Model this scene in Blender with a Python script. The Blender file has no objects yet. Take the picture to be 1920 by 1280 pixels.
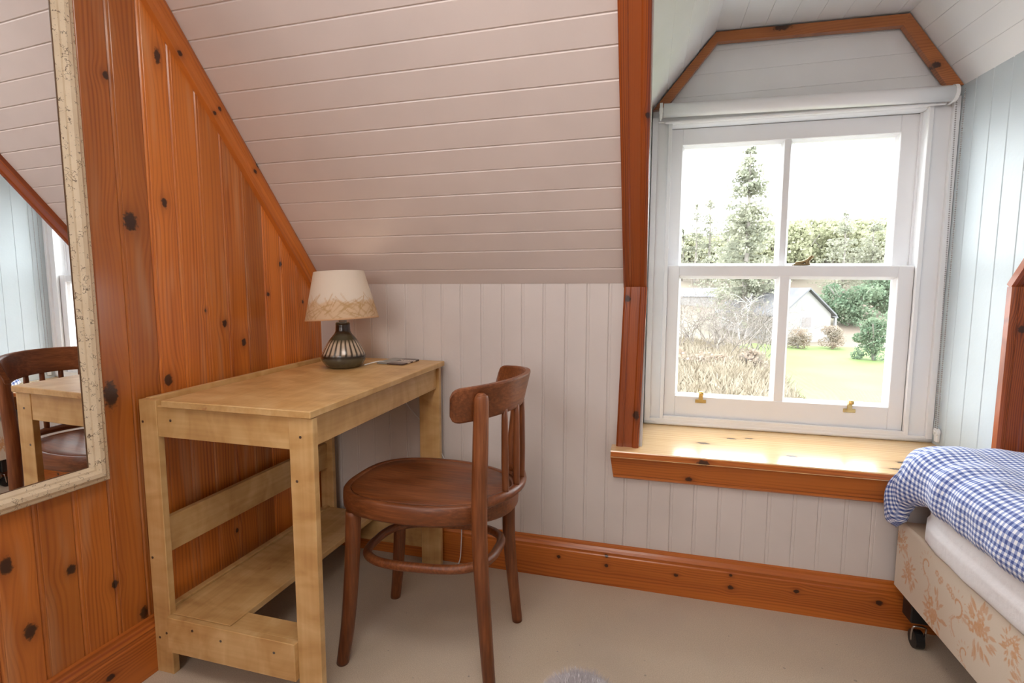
import bpy, bmesh, math, random
from mathutils import Vector, Matrix, noise
random.seed(7)
D = bpy.data
SC = bpy.context.scene
COL = SC.collection
PI = math.pi

# ------------------------------------------------------------------ camera
cam = D.cameras.new('camera')
cam.sensor_width = 36.0
cam.lens = 17.586
cam.clip_start = 0.02
cam.clip_end = 400
co = D.objects.new('camera', cam)
COL.objects.link(co)
yaw, pitch, roll = -0.26353703, -0.09890183, -0.00221306
fw = Vector((math.sin(yaw)*math.cos(pitch), math.cos(yaw)*math.cos(pitch), math.sin(pitch)))
rt = Vector((math.cos(yaw), -math.sin(yaw), 0))
dn = fw.cross(rt)
r2 = math.cos(roll)*rt + math.sin(roll)*dn
d2 = -math.sin(roll)*rt + math.cos(roll)*dn
M = Matrix((r2, -d2, -fw)).transposed().to_4x4()
M.translation = Vector((0, 0, 1.03))
co.matrix_world = M
SC.camera = co

# ------------------------------------------------------------------ world and lights
world = D.worlds.new('overcast_sky')
SC.world = world
world.use_nodes = True
bg = world.node_tree.nodes['Background']
bg.inputs['Color'].default_value = (0.93, 0.97, 1.0, 1)
bg.inputs['Strength'].default_value = 8.0

def area(name, loc, rot, sx, sy, watts, col):
    l = D.lights.new(name, 'AREA')
    l.shape = 'RECTANGLE'; l.size = sx; l.size_y = sy
    l.energy = watts; l.color = col
    o = D.objects.new(name, l); COL.objects.link(o)
    o.location = loc; o.rotation_euler = rot
    return o
cl_ = area('bounce_fill_light', (-0.15, 0.28, 2.125), (0, 0, 0), 0.66, 0.66, 8.5, (1.0, 0.92, 0.84))  # added fill, stands in for flash bounced off the ceiling
cl_.data.shape = 'DISK'
area('rear_fill_light', (-0.45, -1.85, 1.6), (math.radians(90), 0, 0), 1.2, 1.0, 12, (1.0, 0.955, 0.925))  # added fill from behind the camera, brightens surfaces facing the viewer

SC.view_settings.view_transform = 'Standard'
SC.view_settings.look = 'None'
SC.view_settings.gamma = 1.0
SC.view_settings.use_curve_mapping = False
SC.view_settings.exposure = 0.38
SC.cycles.max_bounces = 6
SC.cycles.diffuse_bounces = 3
SC.cycles.glossy_bounces = 4
SC.cycles.caustics_reflective = False
SC.cycles.caustics_refractive = False

# ------------------------------------------------------------------ helpers
def tag(o, label=None, cat=None, group=None, kind=None):
    if label: o['label'] = label
    if cat: o['category'] = cat
    if group: o['group'] = group
    if kind: o['kind'] = kind
    return o

def link(name, me, mat=None, parent=None, smooth=False):
    o = D.objects.new(name, me)
    COL.objects.link(o)
    if mat is not None:
        me.materials.clear(); me.materials.append(mat)
    if smooth:
        for p in me.polygons: p.use_smooth = True
    if parent is not None:
        o.parent = parent
        w = parent.matrix_basis.copy(); p = parent.parent
        while p is not None:
            w = p.matrix_basis @ parent.matrix_parent_inverse @ w; parent = p; p = p.parent
        o.matrix_parent_inverse = w.inverted()
    return o

def empty(name, loc):
    o = D.objects.new(name, None); COL.objects.link(o)
    o.empty_display_size = 0.05
    o.location = loc
    return o

class MB:
    """collects faces of one mesh"""
    def __init__(s): s.v = []; s.f = []; s.sm = []
    def add(s, vs, fs, smooth=False):
        b = len(s.v); s.v += [tuple(p) for p in vs]
        s.f += [tuple(i+b for i in f) for f in fs]; s.sm += [smooth]*len(fs)
        return s
    def box(s, x0, x1, y0, y1, z0, z1, fn=None, bev=0.0):
        bm = bmesh.new()
        bmesh.ops.create_cube(bm, size=1)
        for v in bm.verts:
            v.co = ((x0+x1)/2+v.co.x*(x1-x0), (y0+y1)/2+v.co.y*(y1-y0), (z0+z1)/2+v.co.z*(z1-z0))
        if bev > 0:
            bmesh.ops.bevel(bm, geom=list(bm.edges), offset=bev, segments=1, affect='EDGES', profile=0.5)
        bm.verts.index_update()
        vs = [tuple(v.co) for v in bm.verts]; fs = [[v.index for v in f.verts] for f in bm.faces]
        bm.free()
        if fn: vs = [fn(*p) for p in vs]
        return s.add(vs, fs)
    def prism(s, prof, l0, l1, P):
        """profile [(a,n)] swept along l from l0(a) to l1(a); P(a,l,n)->xyz"""
        k = len(prof)
        f0 = l0 if callable(l0) else (lambda a: l0)
        f1 = l1 if callable(l1) else (lambda a: l1)
        vs = [P(a, f0(a), n) for a, n in prof] + [P(a, f1(a), n) for a, n in prof]
        fs = [(i, (i+1) % k, (i+1) % k+k, i+k) for i in range(k)]
        fs += [tuple(range(k-1, -1, -1)), tuple(range(k, 2*k))]
        return s.add(vs, fs)
    def tube(s, pts, rad, seg=10, smooth=True, steps=6, closed=False, cap=True, flat=1.0):
        pts = [Vector(p) for p in pts]; n = len(pts)
        rr = rad if isinstance(rad, (list, tuple)) else [rad]*n
        P, R = [], []
        def g(i): return pts[i % n] if closed else pts[max(0, min(n-1, i))]
        def h(i): return rr[i % n] if closed else rr[max(0, min(n-1, i))]
        for i in range(n if closed else n-1):
            for k in range(steps):
                t = k/steps
                a, b, c, d = g(i-1), g(i), g(i+1), g(i+2)
                P.append(0.5*((2*b)+(c-a)*t+(2*a-5*b+4*c-d)*t*t+(-a+3*b-3*c+d)*t**3))
                R.append(h(i)*(1-t)+h(i+1)*t)
        if not closed: P.append(pts[-1]); R.append(rr[-1])
        m = len(P); vs = []; up = None
        for i in range(m):
            tn = (P[(i+1) % m]-P[i-1]) if closed else (P[min(i+1, m-1)]-P[max(i-1, 0)])
            tn.normalize()
            if up is None:
                up = Vector((0, 0, 1)) if abs(tn.z) < .9 else Vector((1, 0, 0))
            e1 = tn.cross(up).normalized(); e2 = e1.cross(tn).normalized(); up = e2
            for k in range(seg):
                a = 2*PI*k/seg
                vs.append(P[i]+R[i]*(math.cos(a)*e1+flat*math.sin(a)*e2))
        fs = []
        for i in range(m if closed else m-1):
            j = (i+1) % m
            for k in range(seg):
                fs.append((i*seg+k, i*seg+(k+1) % seg, j*seg+(k+1) % seg, j*seg+k))
        s.add(vs, fs, smooth)
        if cap and not closed:
            b = len(s.v)-m*seg
            s.f += [tuple(b+k for k in range(seg-1, -1, -1)), tuple(b+(m-1)*seg+k for k in range(seg))]
            s.sm += [False, False]
        return s
    def lathe(s, prof, cx, cy, z0, seg=32, smooth=True, M=None):
        vs = []
        for r, z in prof:
            for k in range(seg):
                a = 2*PI*k/seg
                p = Vector((r*math.cos(a), r*math.sin(a), z))
                if M is not None: p = M @ p
                vs.append((p.x+cx, p.y+cy, p.z+z0))
        fs = []
        for i in range(len(prof)-1):
            for k in range(seg):
                fs.append((i*seg+k, i*seg+(k+1) % seg, (i+1)*seg+(k+1) % seg, (i+1)*seg+k))
        return s.add(vs, fs, smooth)
    def disc(s, c, nrm, r, th, seg=12):
        nrm = Vector(nrm).normalized(); c = Vector(c)
        e1 = nrm.orthogonal().normalized(); e2 = nrm.cross(e1)
        vs = [c+r*(math.cos(2*PI*k/seg)*e1+math.sin(2*PI*k/seg)*e2) for k in range(seg)]
        vs += [v+nrm*th for v in vs]
        fs = [(k, (k+1) % seg, (k+1) % seg+seg, k+seg) for k in range(seg)]
        fs += [tuple(range(seg-1, -1, -1)), tuple(range(seg, 2*seg))]
        return s.add(vs, fs)
    def mesh(s, name):
        me = D.meshes.new(name); me.from_pydata(s.v, [], s.f)
        for p, q in zip(me.polygons, s.sm): p.use_smooth = q
        bm = bmesh.new(); bm.from_mesh(me)
        bmesh.ops.recalc_face_normals(bm, faces=bm.faces); bm.to_mesh(me); bm.free()
        return me
    def build(s, name, mat, parent=None):
        return link(name, s.mesh(name), mat, parent)

def smst(e0, e1, x):
    t = max(0.0, min(1.0, (x-e0)/(e1-e0))); return t*t*(3-2*t)

# ------------------------------------------------------------------ materials
class NT:
    def __init__(s, name):
        s.m = D.materials.new(name); s.m.use_nodes = True
        s.t = s.m.node_tree; s.t.nodes.clear()
        s.out = s.t.nodes.new('ShaderNodeOutputMaterial')
    def n(s, typ, **kw):
        nd = s.t.nodes.new(typ)
        for k, v in kw.items(): setattr(nd, k, v)
        return nd
    def set(s, sock, val):
        if isinstance(val, bpy.types.NodeSocket): s.t.links.new(val, sock)
        else: sock.default_value = val
    def math(s, op, a, b=None, c=None, clamp=False):
        nd = s.n('ShaderNodeMath', operation=op, use_clamp=clamp)
        s.set(nd.inputs[0], a)
        if b is not None: s.set(nd.inputs[1], b)
        if c is not None: s.set(nd.inputs[2], c)
        return nd.outputs[0]
    def comb(s, x, y, z):
        nd = s.n('ShaderNodeCombineXYZ')
        for i, v in enumerate((x, y, z)): s.set(nd.inputs[i], v)
        return nd.outputs[0]
    def noise(s, vec, scale=1.0, detail=2.0, rough=0.5, dist=0.0):
        nd = s.n('ShaderNodeTexNoise')
        s.set(nd.inputs['Vector'], vec)
        nd.inputs['Scale'].default_value = scale; nd.inputs['Detail'].default_value = detail
        nd.inputs['Roughness'].default_value = rough; nd.inputs['Distortion'].default_value = dist
        return nd.outputs['Fac']
    def ramp(s, fac, stops):
        nd = s.n('ShaderNodeValToRGB')
        el = nd.color_ramp.elements
        while len(el) < len(stops): el.new(0.5)
        for e, (p, c) in zip(el, stops):
            e.position = p; e.color = (c[0], c[1], c[2], 1)
        s.set(nd.inputs[0], fac)
        return nd.outputs[0]
    def mix(s, fac, a, b, blend='MIX'):
        nd = s.n('ShaderNodeMix', data_type='RGBA', blend_type=blend)
        s.set(nd.inputs[0], fac)
        for i, v in ((6, a), (7, b)):
            if isinstance(v, tuple): v = (v[0], v[1], v[2], 1)
            s.set(nd.inputs[i], v)
        return nd.outputs[2]
    def maprange(s, v, a, b, c=0.0, d=1.0, smooth=True):
        nd = s.n('ShaderNodeMapRange'); nd.interpolation_type = 'SMOOTHSTEP' if smooth else 'LINEAR'
        s.set(nd.inputs[0], v)
        for i, x in enumerate((a, b, c, d)): nd.inputs[i+1].default_value = x
        return nd.outputs[0]
    def pos(s):
        g = s.n('ShaderNodeNewGeometry')
        sp = s.n('ShaderNodeSeparateXYZ'); s.t.links.new(g.outputs['Position'], sp.inputs[0])
        return g.outputs['Position'], sp.outputs
    def rnd(s): return s.n('ShaderNodeObjectInfo').outputs['Random']
    def bump(s, h, strength=0.3, dist=0.002):
        nd = s.n('ShaderNodeBump'); nd.inputs['Strength'].default_value = strength
        nd.inputs['Distance'].default_value = dist
        s.set(nd.inputs['Height'], h); return nd.outputs[0]
    def pbr(s, col, rough=0.5, metal=0.0, normal=None, coat=0.0, coatr=0.1, spec=0.5, sheen=0.0, trans=0.0):
        p = s.n('ShaderNodeBsdfPrincipled')
        if isinstance(col, tuple): col = (col[0], col[1], col[2], 1)
        s.set(p.inputs['Base Color'], col); s.set(p.inputs['Roughness'], rough)
        p.inputs['Metallic'].default_value = metal
        p.inputs['Specular IOR Level'].default_value = spec
        p.inputs['Coat Weight'].default_value = coat; p.inputs['Coat Roughness'].default_value = coatr
        p.inputs['Sheen Weight'].default_value = sheen
        if normal is not None: s.set(p.inputs['Normal'], normal)
        s.t.links.new(p.outputs[0], s.out.inputs[0])
        return p

def pine(name, ax, light, dark, knots=(), rough=0.35, coat=0.25, ring=0.0105, kcol=(0.028, 0.008, 0.004), var=0.22, vs=1.0, pale=0.0, gamp=1.0):
    q = NT(name)
    _, xyz = q.pos()
    idx = {'x': 0, 'y': 1, 'z': 2}
    if ax == 'rake':
        u = q.math('MULTIPLY_ADD', xyz[1], 1.22/1.577, q.math('MULTIPLY', xyz[2], 1/1.577))
        v = q.math('MULTIPLY_ADD', xyz[2], 1.22/1.577, q.math('MULTIPLY', xyz[1], -1/1.577)); w = xyz[0]
        knots = [((a*1.22+b)/1.577, (b*1.22-a)/1.577, c, d) for a, b, c, d in knots]
    else:
        u, v, w = (xyz[idx[c]] for c in ax)
    r = q.rnd()
    uu = u; kmask = None; halo = None
    wob = q.maprange(q.noise(q.comb(u, v, w), 130.0, 2.0), 0.25, 0.75, 0.6, 1.5) if knots else None
    for ku, kv, kr, ka in knots:
        du = q.math('SUBTRACT', u, ku); dv = q.math('SUBTRACT', v, kv)
        a = q.math('MULTIPLY', du, 1/kr); b = q.math('MULTIPLY', dv, 1/(kr*ka))
        dd = q.math('MULTIPLY_ADD', a, a, q.math('MULTIPLY', b, b))
        e = q.math('EXPONENT', q.math('MULTIPLY', dd, -0.10))
        uu = q.math('SUBTRACT', uu, q.math('MULTIPLY', q.math('MULTIPLY', du, 0.72), e))
        dw = q.math('MULTIPLY', dd, wob)
        k = q.maprange(dw, 1.35, 0.45)
        h = q.math('EXPONENT', q.math('MULTIPLY', dd, -0.30))
        kmask = k if kmask is None else q.math('MAXIMUM', kmask, k)
        halo = h if halo is None else q.math('MAXIMUM', halo, h)
    ro = q.math('MULTIPLY', r, 7.31)
    lowv = q.comb(q.math('MULTIPLY_ADD', uu, 7.0, ro), q.math('MULTIPLY', v, 1.1*vs), ro)
    low = q.noise(lowv, 1.0, 1.5)
    ud = q.math('MULTIPLY_ADD', q.math('SUBTRACT', low, 0.5), 0.075, uu)
    ud = q.math('ADD', ud, ro)
    sn = q.math('SINE', q.math('MULTIPLY', ud, 2*PI/ring))
    sn = q.math('POWER', q.math('MULTIPLY_ADD', sn, 0.5, 0.5), 2.0)
    fine = q.noise(q.comb(q.math('MULTIPLY', ud, 330.0), q.math('MULTIPLY', v, 5.0*vs), w), 1.0, 2.0)
    broad = q.noise(q.comb(q.math('MULTIPLY_ADD', u, 16.0, ro), q.math('MULTIPLY', v, 1.0*vs), ro), 1.0, 2.0)
    amp = q.noise(q.comb(q.math('MULTIPLY_ADD', u, 22.0, ro), q.math('MULTIPLY', v, 0.8*vs), 3.0), 1.0, 1.0)
    amp = q.maprange(amp, 0.3, 0.7, 0.06*gamp, 0.50*gamp)
    f = q.math('MULTIPLY', sn, amp)
    f = q.math('MULTIPLY_ADD', q.math('SUBTRACT', fine, 0.5), 0.45, f)
    f = q.math('MULTIPLY_ADD', q.math('SUBTRACT', broad, 0.42), 1.1, f)
    mid = tuple((a*0.6+b*0.4) for a, b in zip(light, dark))
    col = q.ramp(f, [(0.0, light), (0.38, mid), (0.95, dark)])
    if pale:
        pn = q.noise(q.comb(q.math('MULTIPLY_ADD', u, 26.0, ro), q.math('MULTIPLY', v, 2.6), 7.0), 1.0, 2.0)
        col = q.mix(q.math('MULTIPLY', q.maprange(pn, 0.50, 0.78), pale), col, (0.70, 0.36, 0.17))  # pale streaks: varnish sheen painted into the plank colour
    if kmask is not None:
        col = q.mix(q.math('MULTIPLY', halo, 0.45), col, tuple(x*0.55 for x in dark))
        col = q.mix(q.math('MULTIPLY', kmask, 0.93), col, kcol)
    hv = q.n('ShaderNodeHueSaturation')
    q.set(hv.inputs['Value'], q.math('MULTIPLY_ADD', r, var*2, 1.0-var))
    q.set(hv.inputs['Color'], col)
    q.pbr(hv.outputs[0], rough, coat=coat, coatr=0.16)
    return q.m

def paint(name, col, rough=0.42, bumpy=0.25, tint=0.05):
    q = NT(name)
    p, xyz = q.pos()
    n1 = q.noise(p, 90.0, 1.0)
    n2 = q.noise(p, 6.0, 2.0)
    c = q.mix(q.maprange(n2, 0.3, 0.75), col, tuple(x*(1-tint) for x in col))
    q.pbr(c, rough, normal=q.bump(n1, bumpy, 0.0012))
    return q.m

def plain(name, col, rough=0.5, metal=0.0, coat=0.0, nscale=30.0, tint=0.12):
    q = NT(name)
    p, _ = q.pos()
    n = q.noise(p, nscale, 3.0)
    c = q.mix(n, tuple(x*(1-tint) for x in col), tuple(min(1, x*(1+tint)) for x in col))
    q.pbr(c, rough, metal, coat=coat)
    return q.m

def birch(name, ax):
    q = NT(name)
    _, xyz = q.pos()
    idx = {'x': 0, 'y': 1, 'z': 2}
    u, v, w = (xyz[idx[c]] for c in ax)
    r = q.math('MULTIPLY', q.rnd(), 5.0)
    g = q.noise(q.comb(q.math('MULTIPLY_ADD', u, 90.0, r), q.math('MULTIPLY', v, 3.0), q.math('MULTIPLY', w, 90.0)), 1.0, 3.0)
    fl = q.noise(q.comb(q.math('MULTIPLY_ADD', u, 9.0, r), q.math('MULTIPLY', v, 17.0), q.math('MULTIPLY', w, 9.0)), 1.0, 2.5, 0.55, 0.6)
    br = q.noise(q.comb(q.math('MULTIPLY_ADD', u, 12.0, r), q.math('MULTIPLY', v, 1.5), q.math('MULTIPLY', w, 12.0)), 1.0, 2.0)
    f = q.math('MULTIPLY_ADD', fl, 0.5, q.math('MULTIPLY', g, 0.22))
    f = q.math('MULTIPLY_ADD', br, 0.32, f)
    c = q.ramp(f, [(0.33, (0.44, 0.235, 0.080)), (0.5, (0.60, 0.365, 0.145)), (0.7, (0.76, 0.53, 0.255))])
    sp = q.noise(q.comb(q.math('MULTIPLY_ADD', u, 30.0, r), q.math('MULTIPLY', v, 14.0), q.math('MULTIPLY', w, 30.0)), 1.0, 2.0)
    c = q.mix(q.math('MULTIPLY', q.maprange(sp, 0.74, 0.82), 0.6), c, (0.36, 0.13, 0.04))
    q.pbr(c, 0.38, coat=0.15, coatr=0.25)
    return q.m

def attr_mat(name, rough=0.6, coat=0.0, sheen=0.0, spec=0.4, translucent=0.0, bscale=0.0):
    q = NT(name)
    a = q.n('ShaderNodeAttribute', attribute_name='Col')
    nrm = None
    if bscale:
        p, _ = q.pos(); nrm = q.bump(q.noise(p, bscale, 2.0), 0.25, 0.001)
    p = q.pbr(a.outputs['Color'], rough, coat=coat, sheen=sheen, spec=spec, normal=nrm)
    if translucent:
        t = q.n('ShaderNodeBsdfTranslucent'); q.set(t.inputs['Color'], a.outputs['Color'])
        m = q.n('ShaderNodeMixShader'); m.inputs[0].default_value = translucent
        q.t.links.new(p.outputs[0], m.inputs[1]); q.t.links.new(t.outputs[0], m.inputs[2])
        q.t.links.new(m.outputs[0], q.out.inputs[0])
    return q.m

def set_cols(me, cols):
    at = me.color_attributes.new('Col', 'FLOAT_COLOR', 'POINT')
    at.data.foreach_set('color', [x for c in cols for x in (c[0], c[1], c[2], 1.0)])

LW_KNOTS = [(0.966, 1.548, .0085, 1.1), (1.101, 1.651, .009, 2.2), (1.0, 1.206, .017, 1.5), (1.095, 1.269, .008, 1.8),
            (1.267, 0.93, .0085, 1.4), (1.337, 0.865, .009, 1.5), (1.513, 1.126, .007, 1.5), (1.57, 1.17, .005, 1.3), (1.073, 0.785, .012, 1.3),
            (0.922, 0.773, .017, 2.0), (1.203, 0.972, .0045, 1.4), (0.805, 0.381, .010, 1.2), (0.719, 0.286, .012, 1.5),
            (0.896, 0.292, .008, 1.4), (0.962, 0.171, .011, 1.7), (0.69, 0.452, .011, 1.8), (1.272, 0.256, .006, 1.3), (1.45, 1.02, .006, 1.4), (1.62, 0.99, .005, 1.4)]
PINE_L, PINE_D = (0.68, 0.205, 0.030), (0.29, 0.050, 0.006)
m_plank = pine('varnished_pine_planks', 'yzx', PINE_L, PINE_D, [], rough=0.36, coat=0.5, var=0.30, pale=0.5)
def plank_mat(i, a0, a1):
    k = [q for q in LW_KNOTS if a0-0.03 < q[0] < a1+0.03]
    return pine('varnished_pine_plank_%d' % i, 'yzx', PINE_L, PINE_D, k, rough=0.36, coat=0.5, var=0.30, pale=0.5) if k else m_plank
TR_L, TR_D = (0.57, 0.165, 0.026), (0.25, 0.045, 0.006)
m_base_back = pine('varnished_pine_baseboard', 'zxy', TR_L, TR_D,
    [(.081, -.284, .006, 1.2), (.108, -.114, .0055, 1.2), (.073, -.114, .0065, 1.2), (.073, .119, .006, 1.2), (.100, .291, .005, 1.2), (.058, .292, .008, 1.2), (.077, .487, .007, 1.2), (.077, .716, .008, 1.2)], var=0.05, vs=0.8)
m_base_left = pine('varnished_pine_side_baseboard', 'zyx', TR_L, TR_D, [(.072, .857, .008, 1.5)], var=0.05)
m_trim_slope = pine('varnished_pine_slope_trim', 'xzy', (0.70, 0.21, 0.032), (0.33, 0.06, 0.007), [], var=0.05)
m_sloper = pine('varnished_pine_rake', 'rake', (0.60, 0.175, 0.027), (0.27, 0.048, 0.006),
    [(1.156, 1.679, .006, 1.4), (1.269, 1.57, .005, 1.2), (1.258, 1.555, .005, 1.2), (1.405, 1.439, .006, 1.5), (1.394, 1.417, .005, 1.5), (1.578, 1.235, .006, 1.5)], var=0.03)
m_casing = pine('varnished_pine_casing', 'xzy', (0.36, 0.078, 0.012), (0.115, 0.015, 0.003),
    [(-.063, 1.008, .009, 1.3), (-.027, .619, .0105, 1.5), (-.012, 1.473, .006, 1.2), (1.005, .93, .009, 1.2)], ring=0.0055, var=0.05, gamp=1.9)
m_apron = pine('varnished_pine_apron', 'zxy', (0.57, 0.165, 0.026), (0.25, 0.045, 0.006),
    [(.487, .186, .011, 1.6), (.417, .148, .009, 1.3)], var=0.03, vs=0.8)
m_sill = pine('varnished_pine_sill', 'yxz', (0.88, 0.60, 0.30), (0.66, 0.37, 0.14),
    [(1.87, .30, .007, 2.4), (1.885, .36, .006, 2.5), (1.80, .20, .008, 2.8), (1.74, .46, .007, 2.6), (1.76, .78, .010, 2.6), (1.70, .74, .008, 3.0)], rough=0.24, coat=0.8, var=0.02, vs=0.8, ring=0.016)
m_headtrim = pine('varnished_pine_head_trim', 'zxy', (0.46, 0.155, 0.042), (0.22, 0.06, 0.014), [(1.925, .415, .011, 2.6), (1.752, .868, .010, 1.2)], var=0.06, ring=0.008)

m_wallpaint = paint('pale_pink_grey_paint', (0.70, 0.645, 0.62))
m_ceilpaint = paint('pale_blush_ceiling_paint', (0.75, 0.66, 0.625))
m_dormer = paint('white_dormer_paint', (0.88, 0.885, 0.895))
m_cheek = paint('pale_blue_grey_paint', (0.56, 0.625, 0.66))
m_white = paint('white_gloss_paint', (0.88, 0.88, 0.895), rough=0.28, bumpy=0.05, tint=0.02)
m_plaster = paint('cream_plaster', (0.78, 0.72, 0.66))
m_birchx = birch('birch_along_x', 'yxz')
m_birchy = birch('birch_along_y', 'xyz')
m_birchz = birch('birch_along_z', 'xzy')
m_screw = plain('steel_screw', (0.22, 0.22, 0.23), 0.35, 1.0)
m_brass = plain('polished_brass', (0.80, 0.58, 0.22), 0.28, 1.0)
m_bronze = plain('aged_brass', (0.28, 0.21, 0.11), 0.4, 1.0)
m_plastic = plain('white_plastic', (0.80, 0.80, 0.80), 0.35)
m_chain = plain('grey_bead_chain', (0.36, 0.34, 0.34), 0.35)
m_black = plain('black_rubber', (0.012, 0.012, 0.013), 0.4)
m_steel = plain('bright_steel', (0.62, 0.62, 0.64), 0.25, 1.0)

def carpet_mat():
    q = NT('beige_carpet')
    p, _ = q.pos()
    n1 = q.noise(p, 420.0, 2.0); n2 = q.noise(p, 5.0, 3.0); n3 = q.noise(p, 1400.0, 1.0)
    c = q.mix(q.maprange(n1, 0.3, 0.7), (0.68, 0.54, 0.385), (0.82, 0.68, 0.51))
    c = q.mix(q.math('MULTIPLY', q.maprange(n2, 0.4, 0.7), 0.25), c, (0.62, 0.51, 0.42))
    sp = q.noise(p, 70.0, 0.0)
    c = q.mix(q.math('MULTIPLY', q.maprange(sp, 0.86, 0.88), 0.5), c, (0.25, 0.18, 0.13))
    h = q.math('ADD', n1, n3)
    q.pbr(c, 0.95, normal=q.bump(h, 0.7, 0.004), sheen=0.25, spec=0.1)
    return q.m
m_carpet = carpet_mat()

def chairwood(name, ax):
    q = NT(name)
    _, xyz = q.pos()
    idx = {'x': 0, 'y': 1, 'z': 2}
    u, v, w = (xyz[idx[c]] for c in ax)
    g = q.noise(q.comb(q.math('MULTIPLY', u, 160.0), q.math('MULTIPLY', v, 9.0), q.math('MULTIPLY', w, 160.0)), 1.0, 4.0, 0.6)
    b = q.noise(q.comb(q.math('MULTIPLY', u, 14.0), q.math('MULTIPLY', v, 4.0), q.math('MULTIPLY', w, 14.0)), 1.0, 2.0)
    f = q.math('MULTIPLY_ADD', g, 0.55, q.math('MULTIPLY', b, 0.5))
    c = q.ramp(f, [(0.3, (0.070, 0.018, 0.005)), (0.52, (0.175, 0.050, 0.013)), (0.72, (0.31, 0.105, 0.034))])
    q.pbr(c, q.maprange(b, 0.3, 0.7, 0.34, 0.5), coat=0.1, coatr=0.3)
    return q.m
m_chz = chairwood('stained_beech_upright', 'xzy')
m_chx = chairwood('stained_beech_seat', 'yxz')
m_chy = chairwood('stained_beech_rail', 'xyz')

# ------------------------------------------------------------------ coordinates of the sloping room
SL = 1.22                       # rise of the roof slope per metre
SN = math.sqrt(1+SL*SL)
Y0, Z0 = 1.72, 1.057            # knee wall and its top
def S(x, t, n=0.0):             # point on the sloping ceiling: t up the slope, n into the room
    return (x, Y0 - t/SN - n*SL/SN, Z0 + t*SL/SN - n/SN)
def slope_z(y): return Z0 + SL*(Y0-y)
def slope_y(z): return Y0 - (z-Z0)/SL
ZC = 2.2
TC = (ZC-Z0)*SN/SL
SK = 0.0367
def WL(x, y, z): return (-1.28 + x + SK*(y-0.93), y, z)   # left wall: x out of the wall
def xc(y): return 0.947 + 0.088*(1.985-y)                 # right cheek of the dormer
XR, YF = 1.78, -1.95

def groove_profile(a0, a1, th=0.013, c=0.003, bead=True):
    g = 0.00015
    p = [(a0+g, -th), (a0+g, -c*0.8), (a0+g+c, 0)]
    if bead: p += [(a0+0.0080, 0), (a0+0.0095, -0.0009), (a0+0.0110, 0)]
    p += [(a1-g-c, 0), (a1-g, -c*0.8), (a1-g, -th)]
    return p

# ------------------------------------------------------------------ floor and shell
fl = MB().box(-1.45, XR+0.1, YF-0.1, 1.80, -0.05, 0.0).build('floor', m_carpet)
tag(fl, 'beige cut-pile carpet covering the floor', kind='structure')

# left wall: backing plus every plank
mb = MB()
mb.prism([(YF, -0.05), (YF, -0.014), (1.75, -0.014), (1.75, -0.05)], 0.0, lambda a: min(ZC+0.02, slope_z(a)+0.03), lambda a, l, n: WL(n, a, l))
wl = mb.build('wall_left', m_plank)
tag(wl, 'varnished orange pine plank wall under the slope', kind='structure')
joints = [1.668-0.0771*k for k in range(-1, 19)]
for i in range(len(joints)-1):
    a1, a0 = joints[i], joints[i+1]
    a1 = min(a1, 1.735)
    MB().prism(groove_profile(a0, a1, 0.013, 0.0032), 0.0, lambda a: min(ZC, slope_z(a)), lambda a, l, n: WL(n, a, l)).build('plank', plank_mat(i, a0, a1), wl)

# back knee wall with boards
mb = MB()
mb.box(-1.40, -0.004, 1.733, 1.80, 0, 1.10)
mb.box(-0.004, 0.975, 1.733, 1.80, 0, 0.49)
mb.box(0.975, XR+0.05, 1.733, 1.80, 0, 1.10)
wb = mb.build('wall_back', m_wallpaint)
tag(wb, 'low knee wall of vertical painted boards', kind='structure')
bj = [-1.30, -1.256, -1.178, -1.103, -1.0276, -.9595, -.8838, -.8097, -.737, -.6617, -.5819, -.5039, -.4295, -.3529, -.2744, -.1995, -.1262, -.061]
for a0, a1 in zip(bj[:-1], bj[1:]):
    MB().prism(groove_profile(a0, a1, 0.013, 0.0022), 0.0, 1.075, lambda a, l, n: (a, 1.72-n, l)).build('board', m_wallpaint, wb)
bj2 = [-.061, .021, .0926, .1676, .2442, .319, .3937, .468, .5393, .6132, .6868, .76, .835, .91, .985, 1.06, 1.135]
for a0, a1 in zip(bj2[:-1], bj2[1:]):
    MB().prism(groove_profile(a0, a1, 0.013, 0.0022), 0.0, 0.50 if a1 < 1.0 else 1.075, lambda a, l, n: (a, 1.72-n, l)).build('board', m_wallpaint, wb)

# sloping ceiling: backing + boards; flat ceiling behind the camera
mb = MB()
def slab(x0, x1, t0, t1, n0=-0.05, n1=-0.0135):
    mb.prism([(x0, n0), (x0, n1), (x1, n1), (x1, n0)], t0, t1, lambda a, l, n: S(a, l, n))
slab(-1.42, -0.004, -0.03, TC+0.05)
slab(1.02, XR+0.05, -0.03, TC+0.05)
slab(-0.004, 1.02, 1.135, TC+0.05)
mb.box(-1.45, XR+0.05, YF-0.05, slope_y(ZC)+0.02, ZC, ZC+0.05)
ce = mb.build('ceiling', m_ceilpaint)
tag(ce, 'sloping ceiling of horizontal painted boards', kind='structure')
tj = [0.0, .0647, .140, .211, .282, .352, .426, .497, .571, .640, .716, .784]
while tj[-1] < TC-0.08: tj.append(tj[-1]+0.0715)
tj.append(TC)
for a0, a1 in zip(tj[:-1], tj[1:]):
    MB().prism(groove_profile(a0, a1, 0.013, 0.0031, False), -1.27, -0.02, lambda a, l, n: S(l, a, n)).build('board', m_ceilpaint, ce)
for a0, a1 in zip(tj[:-1], tj[1:]):
    MB().prism(groove_profile(a0, a1, 0.013, 0.0031, False), 1.03, XR, lambda a, l, n: S(l, a, n)).build('board', m_ceilpaint, ce)

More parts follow.
